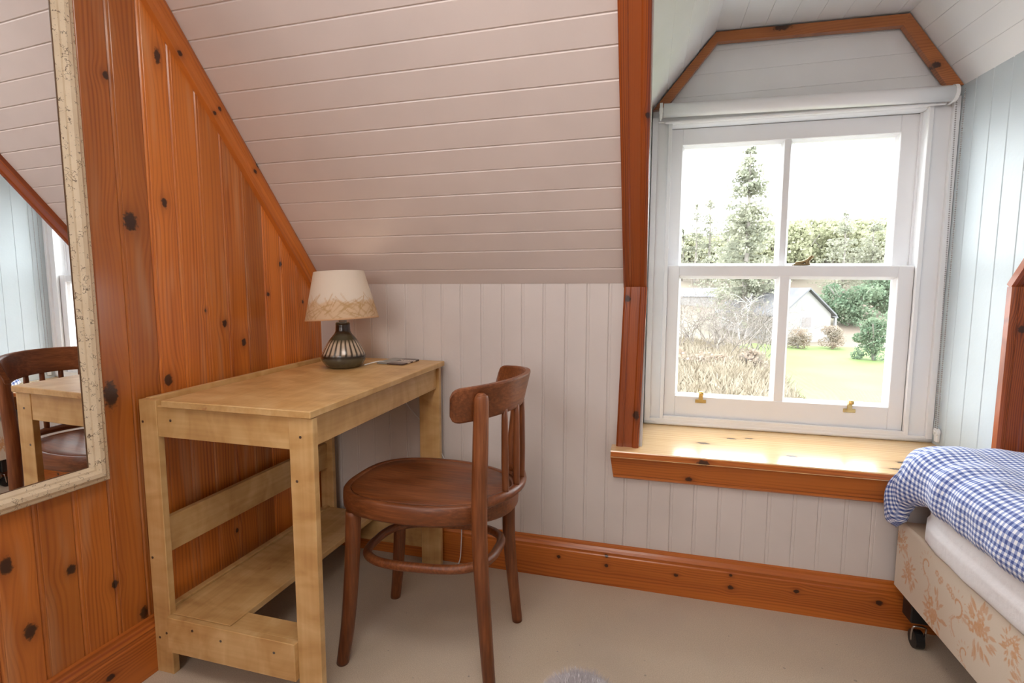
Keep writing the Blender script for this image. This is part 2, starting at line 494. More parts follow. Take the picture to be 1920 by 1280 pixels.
tag(MB().box(XR, XR+0.06, YF-0.05, 1.80, 0, ZC+0.02).build('wall_right', m_plaster), 'plain painted wall beyond the bed', kind='structure')
tag(MB().box(-1.45, XR+0.05, YF-0.06, YF, 0, ZC+0.02).build('wall_front', m_plaster), 'plain painted wall behind the viewer', kind='structure')

# unseen lamp fixture and rear window frame, added to house the fill lights
cf = tag(empty('added_fill_lamp', (-0.15, 0.28, ZC)), 'added round fill lamp, unseen on the ceiling above the viewer', 'lamp')
MB().lathe([(0.0, -0.001), (0.36, -0.001), (0.37, -0.012), (0.37, -0.06), (0.355, -0.07), (0.345, -0.06), (0.345, -0.02), (0.0, -0.02)], -0.15, 0.28, ZC, 40).build('housing', m_white, cf)
mb = MB()
for b in ((-1.11, -1.05, 1.04, 2.16), (0.15, 0.21, 1.04, 2.16), (-1.05, 0.15, 1.04, 1.10), (-1.05, 0.15, 2.10, 2.16), (-0.47, -0.43, 1.10, 2.10)):
    mb.box(b[0], b[1], YF+0.001, YF+0.05, b[2], b[3], None, 0.003)
tag(mb.build('added_window_frame', m_white), 'added white window frame around the unseen fill light behind the viewer', kind='structure')

# ------------------------------------------------------------------ dormer
YW = 1.985
def y_near(z): return slope_y(z)-0.005
# left cheek, right cheek
mb = MB()
mb.add([(-0.004, 2.0, 0.48), (-0.004, 1.72, 0.48), (-0.004, 1.72, 1.057), (-0.004, 1.19, 1.70), (-0.004, 2.0, 1.70),
        (-0.04, 2.0, 0.48), (-0.04, 1.735, 0.48), (-0.04, 1.735, 1.057), (-0.04, 1.21, 1.70), (-0.04, 2.0, 1.70)],
       [(0, 1, 2, 3, 4), (9, 8, 7, 6, 5), (0, 5, 6, 1), (1, 6, 7, 2), (2, 7, 8, 3), (3, 8, 9, 4), (4, 9, 5, 0)])
dl = mb.build('wall_dormer_left', m_dormer)
tag(dl, 'white boarded left cheek of the window dormer', kind='structure')
mb = MB()
def RC(y, z, n): return (xc(y)-n, y, z)
ys = [2.02, 1.735, 1.19]
mb.prism([(2.10, -0.05), (2.10, -0.014), (1.72, -0.014), (1.72, -0.05)], 0.48, 1.80, RC)
mb.prism([(1.72, -0.05), (1.72, -0.014), (1.20, -0.014), (1.20, -0.05)], lambda a: slope_z(a)+0.005, 1.80, RC)
dr = mb.build('wall_dormer_right', m_cheek)
tag(dr, 'pale blue-grey boarded right cheek of the dormer', kind='structure')
a = 1.985; k = 0
while a > 1.20:
    b = a-0.07
    lo = (lambda q: 0.48 if q > 1.705 else slope_z(q)-0.004)
    MB().prism(groove_profile(b, a, 0.013, 0.0022, False), lo, 1.70, lambda q, l, n: RC(q, l, n)).build('board', m_cheek, dr)
    a = b
# dormer ceiling: left slope, flat, right slope; boards run towards the room
DL0, DL1 = (-0.004, 1.695), (0.205, 1.940)
DR1, DR0 = (0.785, 1.925), (0.947, 1.685)
mb = MB()
def seg_boards(p, q, n, sh, parent, mat, only_back=None):
    L = math.hypot(q[0]-p[0], q[1]-p[1]); ux, uz = (q[0]-p[0])/L, (q[1]-p[1])/L
    nx, nz = uz, -ux
    if nz > 0: nx, nz = -nx, -nz
    def P(a, l, nn):
        x = p[0]+ux*a+nx*nn; z = p[1]+uz*a+nz*nn
        return (x+sh*(1.985-l), l, z)
    def near(a): return y_near(p[1]+uz*a)
    if only_back is not None:
        only_back.prism([(-0.02, -0.05), (-0.02, -0.013), (L+0.03, -0.013), (L+0.03, -0.05)], near, 2.12, P)
    else:
        for i in range(n):
            MB().prism(groove_profile(L*i/n-(0.008 if i == 0 else 0), L*(i+1)/n+(0.008 if i == n-1 else 0), 0.012, 0.0010, False), near, 1.995, P).build('board', mat, parent)
seg_boards(DL0, DL1, 4, 0, None, None, mb)
seg_boards(DL1, (0.83, DR1[1]-0.001), 8, 0, None, None, mb)
seg_boards(DR1, DR0, 4, 0.088, None, None, mb)
dc = mb.build('ceiling_dormer', m_dormer)
tag(dc, 'white boarded dormer ceiling with sloped sides', kind='structure')
seg_boards(DL0, DL1, 4, 0, dc, m_dormer)
seg_boards(DL1, (0.83, DR1[1]-0.001), 8, 0, dc, m_dormer)
seg_boards(DR1, DR0, 4, 0.088, dc, m_dormer)
# head wall above the window
def head_x0(z): return -0.004+max(0, (z-1.695))*(0.209/0.245)
def head_x1(z): return 0.947-max(0, (z-1.685))*(0.162/0.24)
mb = MB()
mb.prism([(1.64, 0), (1.64, 0.06), (1.945, 0.06), (1.945, 0)], lambda z: head_x0(z)-0.03, lambda z: head_x1(z)+0.03, lambda a, l, n: (l, 2.012+n, a))
hw = mb.build('wall_head', m_dormer)
tag(hw, 'white boarded wall above the sash window', kind='structure')
hz = [1.64, 1.735, 1.81, 1.885, 1.935]
for a0, a1 in zip(hz[:-1], hz[1:]):
    MB().prism(groove_profile(a0, a1, 0.012, 0.0010, False), head_x0, head_x1, lambda a, l, n: (l, 2.0-n, a)).build('board', m_dormer, hw)
# outer wall under / beside the window, closing the dormer
mb = MB()
mb.box(-0.05, 1.05, 2.0, 2.13, 0.2, 0.53)
mb.box(-0.12, 0.0, 2.0, 2.13, 0.5, 1.75); mb.box(0.947, 1.10, 2.0, 2.13, 0.5, 1.75)
tag(mb.build('wall_outer', m_dormer), 'outer wall of the dormer around the window', kind='structure')

# pine trims
def trim(n, mb, mat, label):
    return tag(mb.build('trim_%d' % n, mat), label, kind='structure')
# rake trim on the left wall under the slope
mb = MB()
def RK(t, w, n):   # along slope t, w below the slope plane, out of the wall n
    s = S(0, t, w); return WL(n, s[1], s[2])
prof = [(0.001, 0), (0.001, 0.022), (0.012, 0.025), (0.030, 0.022), (0.036, 0.016), (0.050, 0.013), (0.054, 0.0)]
mb.prism(prof, 0.02, TC, lambda a, l, n: RK(l, a, n))
trim(1, mb, m_sloper, 'orange pine moulding along the top of the plank wall')
# casing left, upright and along the slope
CP = [(-0.078, 0.0), (-0.078, 0.014), (-0.072, 0.018), (-0.058, 0.018), (-0.054, 0.015), (-0.026, 0.015), (-0.022, 0.019), (-0.012, 0.021), (-0.004, 0.018), (-0.003, 0.0)]
mb = MB(); mb.prism([(x+(0.002), n) for x, n in CP], 0.503, 1.047, lambda a, l, n: (a-0.026*(1.047-l), 1.7195-n, l))
trim(2, mb, m_casing, 'upright red-brown pine casing left of the window sill')
mb = MB(); mb.prism(CP, 0.0, TC, lambda a, l, n: S(a-0.006*l, l-0.004, n))
trim(3, mb, m_casing, 'tall red-brown pine casing climbing the slope beside the dormer')
mb = MB(); mb.prism([(0.975-x-0.003-0.005, n) for x, n in CP], 0.503, 1.047, lambda a, l, n: (a, 1.7195-n, l))
trim(4, mb, m_casing, 'upright dark pine casing right of the window above the bed')
mb = MB(); mb.prism([(0.975-x-0.003-0.005, n) for x, n in CP], 0.0, TC, lambda a, l, n: S(a, l-0.004, n))
trim(5, mb, m_casing, 'dark pine casing climbing the slope right of the dormer')
# trapezoid head trim, three mitred lengths
outer = [(0.0, 1.690), (0.206, 1.934), (0.785, 1.918), (0.946, 1.684)]
inner = [(0.042, 1.690), (0.214, 1.901), (0.768, 1.884), (0.902, 1.684)]
for i, lab in enumerate(('pine strip on the left slope above the window', 'pine strip across the top above the window', 'wide pine strip on the right slope above the window')):
    o0, o1, i1, i0 = outer[i], outer[i+1], inner[i+1], inner[i]
    vs = [(p[0], 1.988, p[1]) for p in (o0, o1, i1, i0)] + [(p[0], 1.966, p[1]) for p in (o0, o1, i1, i0)]
    m2 = ((o0[0]+i0[0])/2, (o0[1]+i0[1])/2)
    trim(6+i, MB().add(vs, [(0, 1, 2, 3), (7, 6, 5, 4), (0, 4, 5, 1), (1, 5, 6, 2), (2, 6, 7, 3), (3, 7, 4, 0)]), m_headtrim, lab)

# baseboards
BP = [(0, 0), (0, 0.017), (0.106, 0.017), (0.109, 0.0145), (0.113, 0.0145), (0.120, 0.0165), (0.128, 0.013), (0.134, 0.008), (0.143, 0.007), (0.146, 0.0)]
mb = MB(); mb.prism(BP, -1.245, 1.2, lambda a, l, n: (l, 1.7195-n, a))
tag(mb.build('baseboard_back', m_base_back), 'moulded orange pine baseboard below the window', kind='structure')
mb = MB(); mb.prism([(a*1.06, n) for a, n in BP], YF, 1.70, lambda a, l, n: WL(n+0.0003, l, a))
tag(mb.build('baseboard_left', m_base_left), 'moulded orange pine baseboard below the plank wall', kind='structure')

# ------------------------------------------------------------------ sash window
def glass_mat():
    q = NT('window_glass')
    t = q.n('ShaderNodeBsdfTransparent'); t.inputs['Color'].default_value = (0.97, 0.98, 0.975, 1)
    g = q.n('ShaderNodeBsdfGlossy'); g.inputs['Roughness'].default_value = 0.02
    lw_ = q.n('ShaderNodeLayerWeight'); fr = q.math('MULTIPLY_ADD', q.math('POWER', lw_.outputs['Facing'], 5.0), 0.5, 0.03)
    m = q.n('ShaderNodeMixShader')
    q.t.links.new(fr, m.inputs[0]); q.t.links.new(t.outputs[0], m.inputs[1])
    q.t.links.new(g.outputs[0], m.inputs[2]); q.t.links.new(m.outputs[0], q.out.inputs[0])
    return q.m
m_glass = glass_mat()

def WX(x, y, z):      # the dormer window is a little narrower at its top
    return (x, y, z - 0.012*(x-0.47)*(1 if z > 1.0 else 0.3))
mb = MB()
mb.box(0.0, 0.064, 1.985, 2.12, 0.515, 1.70, WX, 0.002)
mb.box(0.868, 0.947, 1.985, 2.12, 0.515, 1.70, WX, 0.002)
mb.box(0.0641, 0.8679, 1.985, 2.12, 1.632, 1.70, WX, 0.002)
mb.box(0.0641, 0.8679, 1.983, 2.12, 0.515, 0.548, WX, 0.002)
w1 = mb.build('window_1', m_white)
tag(w1, 'white sash window with four panes in the dormer', kind='structure')
def ring(mb, x0, x1, z0, z1, w, yf, yb, d=0.0):
    o = [(x0-d, z0-d), (x1+d, z0-d), (x1+d, z1+d), (x0-d, z1+d)]
    i = [(x0+w, z0+w), (x1-w, z0+w), (x1-w, z1-w), (x0+w, z1-w)]
    vs = [WX(p[0], yf, p[1]) for p in o]+[WX(p[0], yb, p[1]) for p in i]+[WX(p[0], yb+0.012, p[1]) for p in o]+[WX(p[0], yb+0.012, p[1]) for p in i]
    fs = []
    for k in range(4):
        j = (k+1) % 4
        fs += [(k, j, j+4, k+4), (k+4, j+4, j+12, k+12), (k, k+8, j+8, j), (k+8, k+12, j+12, j+8)]
    mb.add(vs, fs)
def strip_frame(name, x0, x1, z0, z1, w, y0, y1, mat, parent):
    mb = MB()
    mb.box(x0, x0+w, y0, y1, z0, z1, WX, 0.0015); mb.box(x1-w, x1, y0, y1, z0, z1, WX, 0.0015)
    mb.box(x0+w, x1-w, y0, y1, z0, z0+w, WX, 0.0015); mb.box(x0+w, x1-w, y0, y1, z1-w, z1, WX, 0.0015)
    return mb.build(name, mat, parent)
strip_frame('staff_bead', 0.056, 0.876, 0.543, 1.648, 0.014, 1.973, 1.986, m_white, w1)
strip_frame('architrave', 0.0, 0.9465, 0.5255, 1.66, 0.020, 1.972, 1.986, m_white, w1)
mb = MB(); mb.tube([(0.0, 1.978, 0.530), (0.47, 1.978, 0.530), (0.945, 1.978, 0.530)], 0.0085, 10, steps=2)
mb.build('sill_bead', m_white, w1)
mb = MB(); mb.box(0.064, 0.868, 2.018, 2.024, 0.548, 1.632, None) if False else None
def sash(name, yf, th, x0, x1, z0, z1, gx, gz, label):
    """gx: pane edges [l0,l1,r0,r1]; gz: [bottom, top]"""
    mb = MB()
    mb.box(x0, gx[0], yf, yf+th, z0, z1, WX, 0.002); mb.box(gx[3], x1, yf, yf+th, z0, z1, WX, 0.002)
    mb.box(gx[0], gx[3], yf+0.0005, yf+th, z0, gz[0], WX, 0.002); mb.box(gx[0], gx[3], yf+0.0005, yf+th, gz[1], z1, WX, 0.002)
    s = mb.build(name, m_white, w1); s['label'] = label
    MB().box(gx[1], gx[2], yf+0.002, yf+th-0.004, gz[0]-0.003, gz[1]+0.003, WX, 0.002).build('glazing_bar', m_white, s)
    for a, b in ((gx[0], gx[1]), (gx[2], gx[3])):
        mb = MB(); ring(mb, a, b, gz[0], gz[1], 0.0085, yf+0.004, yf+0.021, 0.003); mb.build('glazing_moulding', m_white, s)
        g = MB().box(a+0.004, b-0.004, yf+0.026, yf+0.029, gz[0]+0.004, gz[1]-0.004, WX).build('pane', m_glass, s)
    return s
sl = sash('lower_sash', 1.990, 0.036, 0.070, 0.864, 0.549, 1.125, [0.1125, 0.455, 0.487, 0.818], [0.634, 1.086], 'lower sash with two clear panes')
su = sash('upper_sash', 2.034, 0.036, 0.066, 0.866, 1.085, 1.631, [0.112, 0.457, 0.480, 0.812], [1.128, 1.572], 'upper sash with two clear panes')
# parting beads
mb = MB(); mb.box(0.064, 0.071, 2.027, 2.033, 0.549, 1.632, WX); mb.box(0.862, 0.869, 2.027, 2.033, 0.549, 1.632, WX)
mb.build('parting_bead', m_white, w1)
# brass sash lifts
for i, (x, z) in enumerate(((0.205, 0.620), (0.700, 0.616))):
    mb = MB()
    mb.box(x-0.019, x+0.019, 1.9865, 1.9905, z-0.008, z+0.005, None, 0.001)
    mb.box(x-0.0075, x+0.0075, 1.984, 1.989, z-0.002, z+0.024, None, 0.001)
    mb.tube([(x-0.0075, 1.981, z+0.030), (x, 1.981, z+0.030), (x+0.0075, 1.981, z+0.030)], 0.0085, 12, steps=1)
    s = mb.build('sash_lift', m_brass, sl); s['label'] = 'small brass hook lift'
    for dx in (-0.013, 0.013):
        pass
# sash fastener on the meeting rail
mb = MB()
mb.box(0.498, 0.550, 1.994, 2.020, 1.1255, 1.131, None, 0.001)
mb.tube([(0.505, 2.004, 1.133), (0.530, 2.002, 1.137), (0.548, 2.0, 1.147), (0.556, 2.0, 1.158)], [0.005, 0.006, 0.006, 0.004], 8, steps=4)
mb.disc((0.543, 2.002, 1.130), (0, 0, 1), 0.008, 0.012)
mb.tube([(0.548, 2.0, 1.151), (0.562, 2.0, 1.156)], [0.006, 0.003], 8, steps=1)
f_ = mb.build('sash_fastener', m_bronze, sl); f_['label'] = 'dark brass sash catch on the meeting rail'
# pine window board with apron
def sill_z(y): return 0.503 + max(0.0, (y-1.66))*(0.019/0.325)
def SI(x, y, z): return (x, y, z + sill_z(y)-0.503)
mb = MB()
pl = [(-0.105, 1.657), (1.09, 1.657), (1.09, 1.7195), (xc(1.72), 1.7195), (xc(1.984), 1.984), (-0.004, 1.984), (-0.004, 1.7195), (-0.105, 1.7195)]
k = len(pl)
vs = [(x, y+(0.002 if y < 1.66 else 0), sill_z(y)) for x, y in pl]+[(x, y, sill_z(y)-0.003 if y < 1.66 else sill_z(y)-0.01) for x, y in pl]+[(x, y, 0.481) for x, y in pl]
mb.add(vs, [tuple(range(k))]+[(i, (i+1) % k, (i+1) % k+k, i+k) for i in range(k)]+[(i+k, (i+1) % k+k, (i+1) % k+2*k, i+2*k) for i in range(k)]+[tuple(range(3*k-1, 2*k-1, -1))])
si = mb.build('window_sill', m_sill, w1); si['label'] = 'glossy varnished pine window board'
mb = MB()
AP = [(0.394, 0.0), (0.394, 0.013), (0.400, 0.022), (0.408, 0.022), (0.412, 0.027), (0.420, 0.030), (0.474, 0.050), (0.4815, 0.055), (0.4815, 0.0)]
mb.prism(AP, lambda a: -0.096-0.12*(a-0.394), 1.09, lambda a, l, n: (l, 1.7195-n, a))
ap = mb.build('sill_apron', m_apron, si)
mb = MB(); mb.box(-0.1055, 1.0905, 1.6555, 1.665, 0.4812, 0.5015, None, 0.003)
mb.build('sill_nosing', m_apron, si)

# ------------------------------------------------------------------ roller blind
rb = tag(empty('roller_blind', (0.47, 1.935, 1.60)), 'white roller blind rolled up above the window with a bead chain', 'blind')
def BZ(x): return 1.664-0.012*(x-0.47)/0.44*1.0
mb = MB(); mb.tube([(0.036, 1.940, BZ(0.036)), (0.47, 1.940, BZ(0.47)), (0.905, 1.940, BZ(0.905))], 0.0235, 28, steps=2)
mb.build('roller', m_white, rb)
mb = MB(); mb.box(0.042, 0.900, 1.956, 1.964, 1.630, 1.640, WX, 0.003)
mb.build('bottom_bar', m_white, rb)
for x, s in ((0.0235, 1), (0.914, -1)):
    mb = MB(); mb.disc((x, 1.940, BZ(x)), (s, 0, 0), 0.026, 0.010, 24); mb.box(min(x, x+s*0.008), max(x, x+s*0.008), 1.945, 1.972, BZ(x)-0.026, BZ(x)+0.026, None, 0.002)
    b = mb.build('bracket', m_plastic, rb)
    mb = MB(); mb.disc((x-s*0.002, 1.940, BZ(x)), (s, 0, 0), 0.010, 0.014, 12); mb.build('bracket_pin', m_plastic, b)
# bead chain: two strands from the bracket to the tensioner on the cheek
mb = MB()
def beads(p, q, bow):
    p, q = Vector(p), Vector(q); n = int((q-p).length/0.0068)
    for i in range(n+1):
        t = i/n; c = p.lerp(q, t)+Vector(bow)*math.sin(PI*t); r = 0.0030
        vs = [c+Vector(d)*r for d in ((1, 0, 0), (0, 1, 0), (-1, 0, 0), (0, -1, 0), (0, 0, 1), (0, 0, -1))]
        mb.add(vs, [(0, 1, 4), (1, 2, 4), (2, 3, 4), (3, 0, 4), (1, 0, 5), (2, 1, 5), (3, 2, 5), (0, 3, 5)], True)
beads((0.916, 1.938, 1.65), (0.9405, 1.948, 0.575), (0.0, 0, 0))
beads((0.928, 1.920, 1.655), (0.9415, 1.938, 0.575), (0.0, 0, 0))
ch = mb.build('bead_chain', m_chain, rb); ch['kind'] = 'stuff'
mb = MB(); mb.disc((0.938, 1.943, 0.568), (1, 0, 0), 0.013, 0.010, 20)
mb.box(0.940, xc(1.943)-0.0005, 1.934, 1.952, 0.535, 0.560, None, 0.002)
mb.disc((0.935, 1.943, 0.568), (1, 0, 0), 0.006, 0.006, 12)
mb.build('chain_tensioner', m_plastic, rb)

# ------------------------------------------------------------------ mirror on the plank wall
mr = tag(empty('wall_mirror', WL(0.0, 0.60, 0.571)), 'tall wall mirror in a cream crackled frame on the plank wall', 'mirror')
def frame_mat():
    q = NT('cream_crackle_paint')
    p, _ = q.pos()
    st = q.n('ShaderNodeTexVoronoi', feature='DISTANCE_TO_EDGE'); st.inputs['Scale'].default_value = 120.0
    wn = q.n('ShaderNodeTexNoise'); wn.inputs['Scale'].default_value = 60.0
    q.t.links.new(p, wn.inputs['Vector'])
    va = q.n('ShaderNodeVectorMath', operation='MULTIPLY_ADD')
    q.t.links.new(wn.outputs['Color'], va.inputs[0]); va.inputs[1].default_value = (0.02, 0.02, 0.02); q.t.links.new(p, va.inputs[2])
    q.t.links.new(va.outputs[0], st.inputs['Vector'])
    line = q.maprange(st.outputs['Distance'], 0.07, 0.02)
    mask = q.maprange(q.noise(p, 75.0, 2.0), 0.53, 0.60)
    spots = q.maprange(q.noise(p, 260.0, 1.0), 0.70, 0.76)
    d = q.math('MAXIMUM', q.math('MULTIPLY', line, mask), q.math('MULTIPLY', spots, 0.5))
    base = q.mix(q.noise(p, 30.0, 2.0), (0.66, 0.53, 0.36), (0.80, 0.68, 0.50))
    q.pbr(q.mix(q.math('MULTIPLY', d, 0.85), base, (0.10, 0.055, 0.025)), 0.45)
    return q.m
m_frame = frame_mat()
FP = [(0.0, 0.0), (0.0, 0.020), (0.004, 0.026), (0.010, 0.028), (0.017, 0.034), (0.026, 0.034), (0.032, 0.026), (0.036, 0.026), (0.043, 0.019), (0.043, 0.0)]
MY0, MY1, MZ0, MZ1 = 0.28, 0.890, 0.571, 1.86
def mfr(name, P):
    return MB().prism(FP, lambda a: a, lambda a: P[0]-a, P[1]).build(name, m_frame, mr)
H_ = MZ1-MZ0; W_ = MY1-MY0
mfr('frame_stile', (H_, lambda a, l, n: WL(n+0.0006, MY1-a, MZ0+l)))
mfr('frame_stile', (H_, lambda a, l, n: WL(n+0.0006, MY0+a, MZ0+l)))
mfr('frame_rail', (W_, lambda a, l, n: WL(n+0.0006, MY0+l, MZ0+a)))
mfr('frame_rail', (W_, lambda a, l, n: WL(n+0.0006, MY0+l, MZ1-a)))
q = NT('silvered_glass'); q.pbr((0.90, 0.905, 0.90), 0.0, 1.0); m_mirror = q.m
g = 0.0445
MB().box(0.006, 0.0178, MY0+g-0.004, MY1-g+0.004, MZ0+g-0.004, MZ1-g+0.004, WL).build('mirror_glass', m_mirror, mr)
m_lip = plain('dark_inner_lip', (0.16, 0.08, 0.035), 0.5)
mb = MB()
mb.box(0.0179, 0.0196, MY1-g, MY1-0.0435, MZ0+g, MZ1-g, WL); mb.box(0.0179, 0.0196, MY0+0.0435, MY0+g, MZ0+g, MZ1-g, WL)
mb.box(0.0179, 0.0196, MY0+g, MY1-g, MZ0+0.0435, MZ0+g, WL); mb.box(0.0179, 0.0196, MY0+g, MY1-g, MZ1-g, MZ1-0.0435, WL)
mb.build('inner_lip', m_lip, mr)

# ------------------------------------------------------------------ desk
dk = tag(empty('writing_desk', (-1.0, 1.34, 0)), 'pale birch plywood writing desk along the plank wall', 'desk')
def DF(x, y, z): return (x + SK*(y-0.975), y, z*(1+0.0275*(y-0.975)/0.685))
def dbox(name, x0, x1, y0, y1, z0, z1, mat, bev=0.0012):
    return MB().box(x0, x1, y0, y1, z0, z1, DF, bev).build(name, mat, dk)
T = 0.018
dbox('leg', -1.262, -1.206, 0.975, 0.975+T, 0, 0.752, m_birchz)
dbox('leg', -0.808, -0.742, 0.975, 0.975+T, 0, 0.736, m_birchz)
dbox('leg', -1.262, -1.206, 1.665, 1.665+T, 0, 0.752, m_birchz)
dbox('leg', -0.829, -0.750, 1.665, 1.665+T, 0, 0.736, m_birchz)
dbox('end_apron', -1.206, -0.808, 0.977, 0.975+T, 0.657, 0.737, m_birchx)
dbox('end_apron', -1.206, -0.829, 1.667, 1.665+T, 0.657, 0.737, m_birchx)
dbox('front_apron', -0.778, -0.760, 0.975+T, 1.665, 0.660, 0.737, m_birchy)
dbox('back_apron', -1.262, -1.246, 0.975+T, 1.665, 0.640, 0.753, m_birchy)
dbox('ledge', -1.246, -1.172, 0.980, 1.675, 0.726, 0.738, m_birchy)
tp = dbox('desktop', -1.178, -0.740, 0.966, 1.694, 0.7375, 0.7555, m_birchy, 0.002)
dbox('back_rail', -1.246, -1.229, 0.975+T, 1.665, 0.328, 0.424, m_birchy)
dbox('shelf', -1.225, -1.017, 0.981, 1.664, 0.154, 0.172, m_birchy)
dbox('shelf_lip', -1.246, -1.226, 0.993, 1.664, 0.150, 0.178, m_birchy)
dbox('bottom_rail', -1.204, -0.808, 0.963, 0.979, 0.074, 0.172, m_birchx)
dbox('bottom_cleat', -1.016, -0.808, 0.981, 1.040, 0.152, 0.170, m_birchx)
dbox('bottom_rail', -1.204, -0.829, 1.667, 1.683, 0.060, 0.160, m_birchx)
mb0 = MB(); 
for (x, z, y) in ((-1.252, 0.694, 0.975), (-1.163, 0.702, 0.977), (-0.776, 0.690, 0.975), (-0.790, 0.582, 0.975), (-1.252, 0.325, 0.975), (-1.246, 0.10, 0.975), (-1.222, 0.116, 0.975), (-1.12, 0.150, 0.963), (-1.03, 0.139, 0.963), (-0.868, 0.140, 0.963)):
    p = DF(x, y, z)
    MB().disc((p[0], p[1]+0.0005, p[2]), (0, -1, 0), 0.0034, 0.0012, 10).build('screw', m_screw, dk)

# ------------------------------------------------------------------ bentwood chair
cr = tag(empty('bentwood_chair', (-0.58, 1.29, 0)), 'dark red-brown bentwood chair with curved top rail at the desk', 'chair')
def leg(pts, rad, name='leg'):
    return MB().tube(pts, rad, 14, steps=7).build(name, m_chz, cr)
leg([(-0.793, 1.133, 0.0), (-0.774, 1.137, 0.12), (-0.760, 1.142, 0.28), (-0.754, 1.148, 0.44)], [0.0165, 0.019, 0.020, 0.021])
leg([(-0.798, 1.447, 0.0), (-0.781, 1.440, 0.12), (-0.768, 1.434, 0.28), (-0.760, 1.428, 0.44)], [0.0165, 0.019, 0.020, 0.021])
leg([(-0.358, 1.122, 0.0), (-0.369, 1.123, 0.15), (-0.383, 1.124, 0.36), (-0.386, 1.124, 0.50), (-0.381, 1.120, 0.65), (-0.377, 1.116, 0.765), (-0.377, 1.116, 0.783), (-0.377, 1.117, 0.790)], [0.0155, 0.0175, 0.0195, 0.020, 0.0195, 0.0185, 0.015, 0.006], 'back_leg')
leg([(-0.368, 1.436, 0.0), (-0.384, 1.434, 0.15), (-0.396, 1.434, 0.30), (-0.392, 1.436, 0.48), (-0.376, 1.447, 0.65), (-0.370, 1.452, 0.765), (-0.370, 1.452, 0.783), (-0.371, 1.451, 0.790)], [0.0155, 0.0175, 0.0195, 0.020, 0.0195, 0.0185, 0.015, 0.006], 'back_leg')
# seat: bent rim and panel
AXY = 1.290
def seat_outline(n=72):
    pts = []
    for k in range(n):
        a = 2*PI*k/n
        c, s_ = math.cos(a), math.sin(a)
        ex = 2.9 if c < 0 else 2.25
        r = (abs(c)**ex+abs(s_)**ex)**(-1/ex)
        x, y = r*c, r*s_
        X = -0.580+x*0.245
        hw = 0.186*(1-0.10*max(0, x))
        pts.append((X, AXY+y*hw))
    return pts
so = seat_outline(); cxs, cys = -0.58, AXY
def rings(levels):
    mb = MB(); n = len(so); vs = []
    for d, z in levels:
        for x, y in so:
            v = Vector((x-cxs, y-cys)); L = v.length; v = v*((L-d)/L)
            vs.append((cxs+v.x, cys+v.y, z))
    fs = []
    for i in range(len(levels)-1):
        for k in range(n): fs.append((i*n+k, i*n+(k+1) % n, (i+1)*n+(k+1) % n, (i+1)*n+k))
    mb.add(vs, fs, True)
    return mb, n, len(levels)
mb, n, L = rings([(0.026, 0.439), (0.004, 0.438), (0.0, 0.443), (-0.001, 0.465), (0.0, 0.484), (0.004, 0.489), (0.012, 0.4895), (0.018, 0.4885), (0.0195, 0.4865), (0.026, 0.480), (0.026, 0.439)])
mb.build('seat_rim', m_chx, cr)
mb, n, L = rings([(0.0262, 0.445), (0.0262, 0.484), (0.0205, 0.4865), (0.023, 0.4885), (0.06, 0.486), (0.12, 0.482)])
mb.f.append(tuple(range(5*n, 6*n))); mb.sm.append(True); mb.f.append(tuple(range(n-1, -1, -1))); mb.sm.append(False)
mb.build('seat', m_chx, cr)
# curved top rail
ARC_C, ARC_R = (-0.536, 1.285), 0.218
def arc(a, r=ARC_R): return (ARC_C[0]+r*math.cos(a), ARC_C[1]+r*math.sin(a))
mb = MB(); vs = []; na = 80; A0, A1 = -1.145, 1.145
prof = 10
for i in range(na+1):
    t = i/na; a = A0+(A1-A0)*t
    e = min(t, 1-t)
    endr = math.sqrt(max(0, 1-(1-min(1, e/0.055))**2))
    hh = 0.044*(0.55+0.45*endr)
    zc_ = 0.757+0.014*math.sin(PI*t)
    for (dr, dz) in ((-0.006, -1), (0.006, -1), (0.0075, -0.9), (0.0075, 0.9), (0.006, 1), (-0.006, 1), (-0.0075, 0.9), (-0.0075, -0.9)):
        x, y = arc(a, ARC_R+dr+0.010*dz)
        vs.append((x, y, zc_+dz*hh))
fs = []
for i in range(na):
    for k in range(8): fs.append((i*8+k, i*8+(k+1) % 8, (i+1)*8+(k+1) % 8, (i+1)*8+k))
fs += [tuple(range(7, -1, -1)), tuple(na*8+k for k in range(8))]
mb.add(vs, fs, False)
mb.build('top_rail', m_chy, cr)
# lower bow behind the seat and spindles
bow = [(-0.392, 1.130, 0.500)]+[(arc(a, 0.212)[0], arc(a, 0.212)[1], 0.506) for a in (-0.55, -0.28, 0.0, 0.28, 0.55)]+[(-0.396, 1.432, 0.500)]
MB().tube(bow, 0.0135, 12, steps=6).build('lower_bow', m_chy, cr)
for a in (-0.40, -0.135, 0.135, 0.40):
    b0, b1 = arc(a, 0.212), arc(a*1.05, 0.212)
    MB().tube([(b0[0], b0[1], 0.512), (b0[0]*0.5+b1[0]*0.5, (b0[1]+b1[1])/2, 0.60), (b1[0], b1[1], 0.735)], [0.0085, 0.0095, 0.0075], 10, steps=4).build('spindle', m_chz, cr)
# ring stretcher
rg = []
for k in range(20):
    a = 2*PI*k/20; c, s_ = math.cos(a), math.sin(a); ex = 3.0
    r = (abs(c)**ex+abs(s_)**ex)**(-1/ex)
    rg.append((-0.578+r*c*0.190, AXY-0.004+r*s_*0.128, 0.298+0.012*math.cos(a)))
MB().tube(rg, 0.0125, 12, steps=4, closed=True).build('stretcher_ring', m_chy, cr)

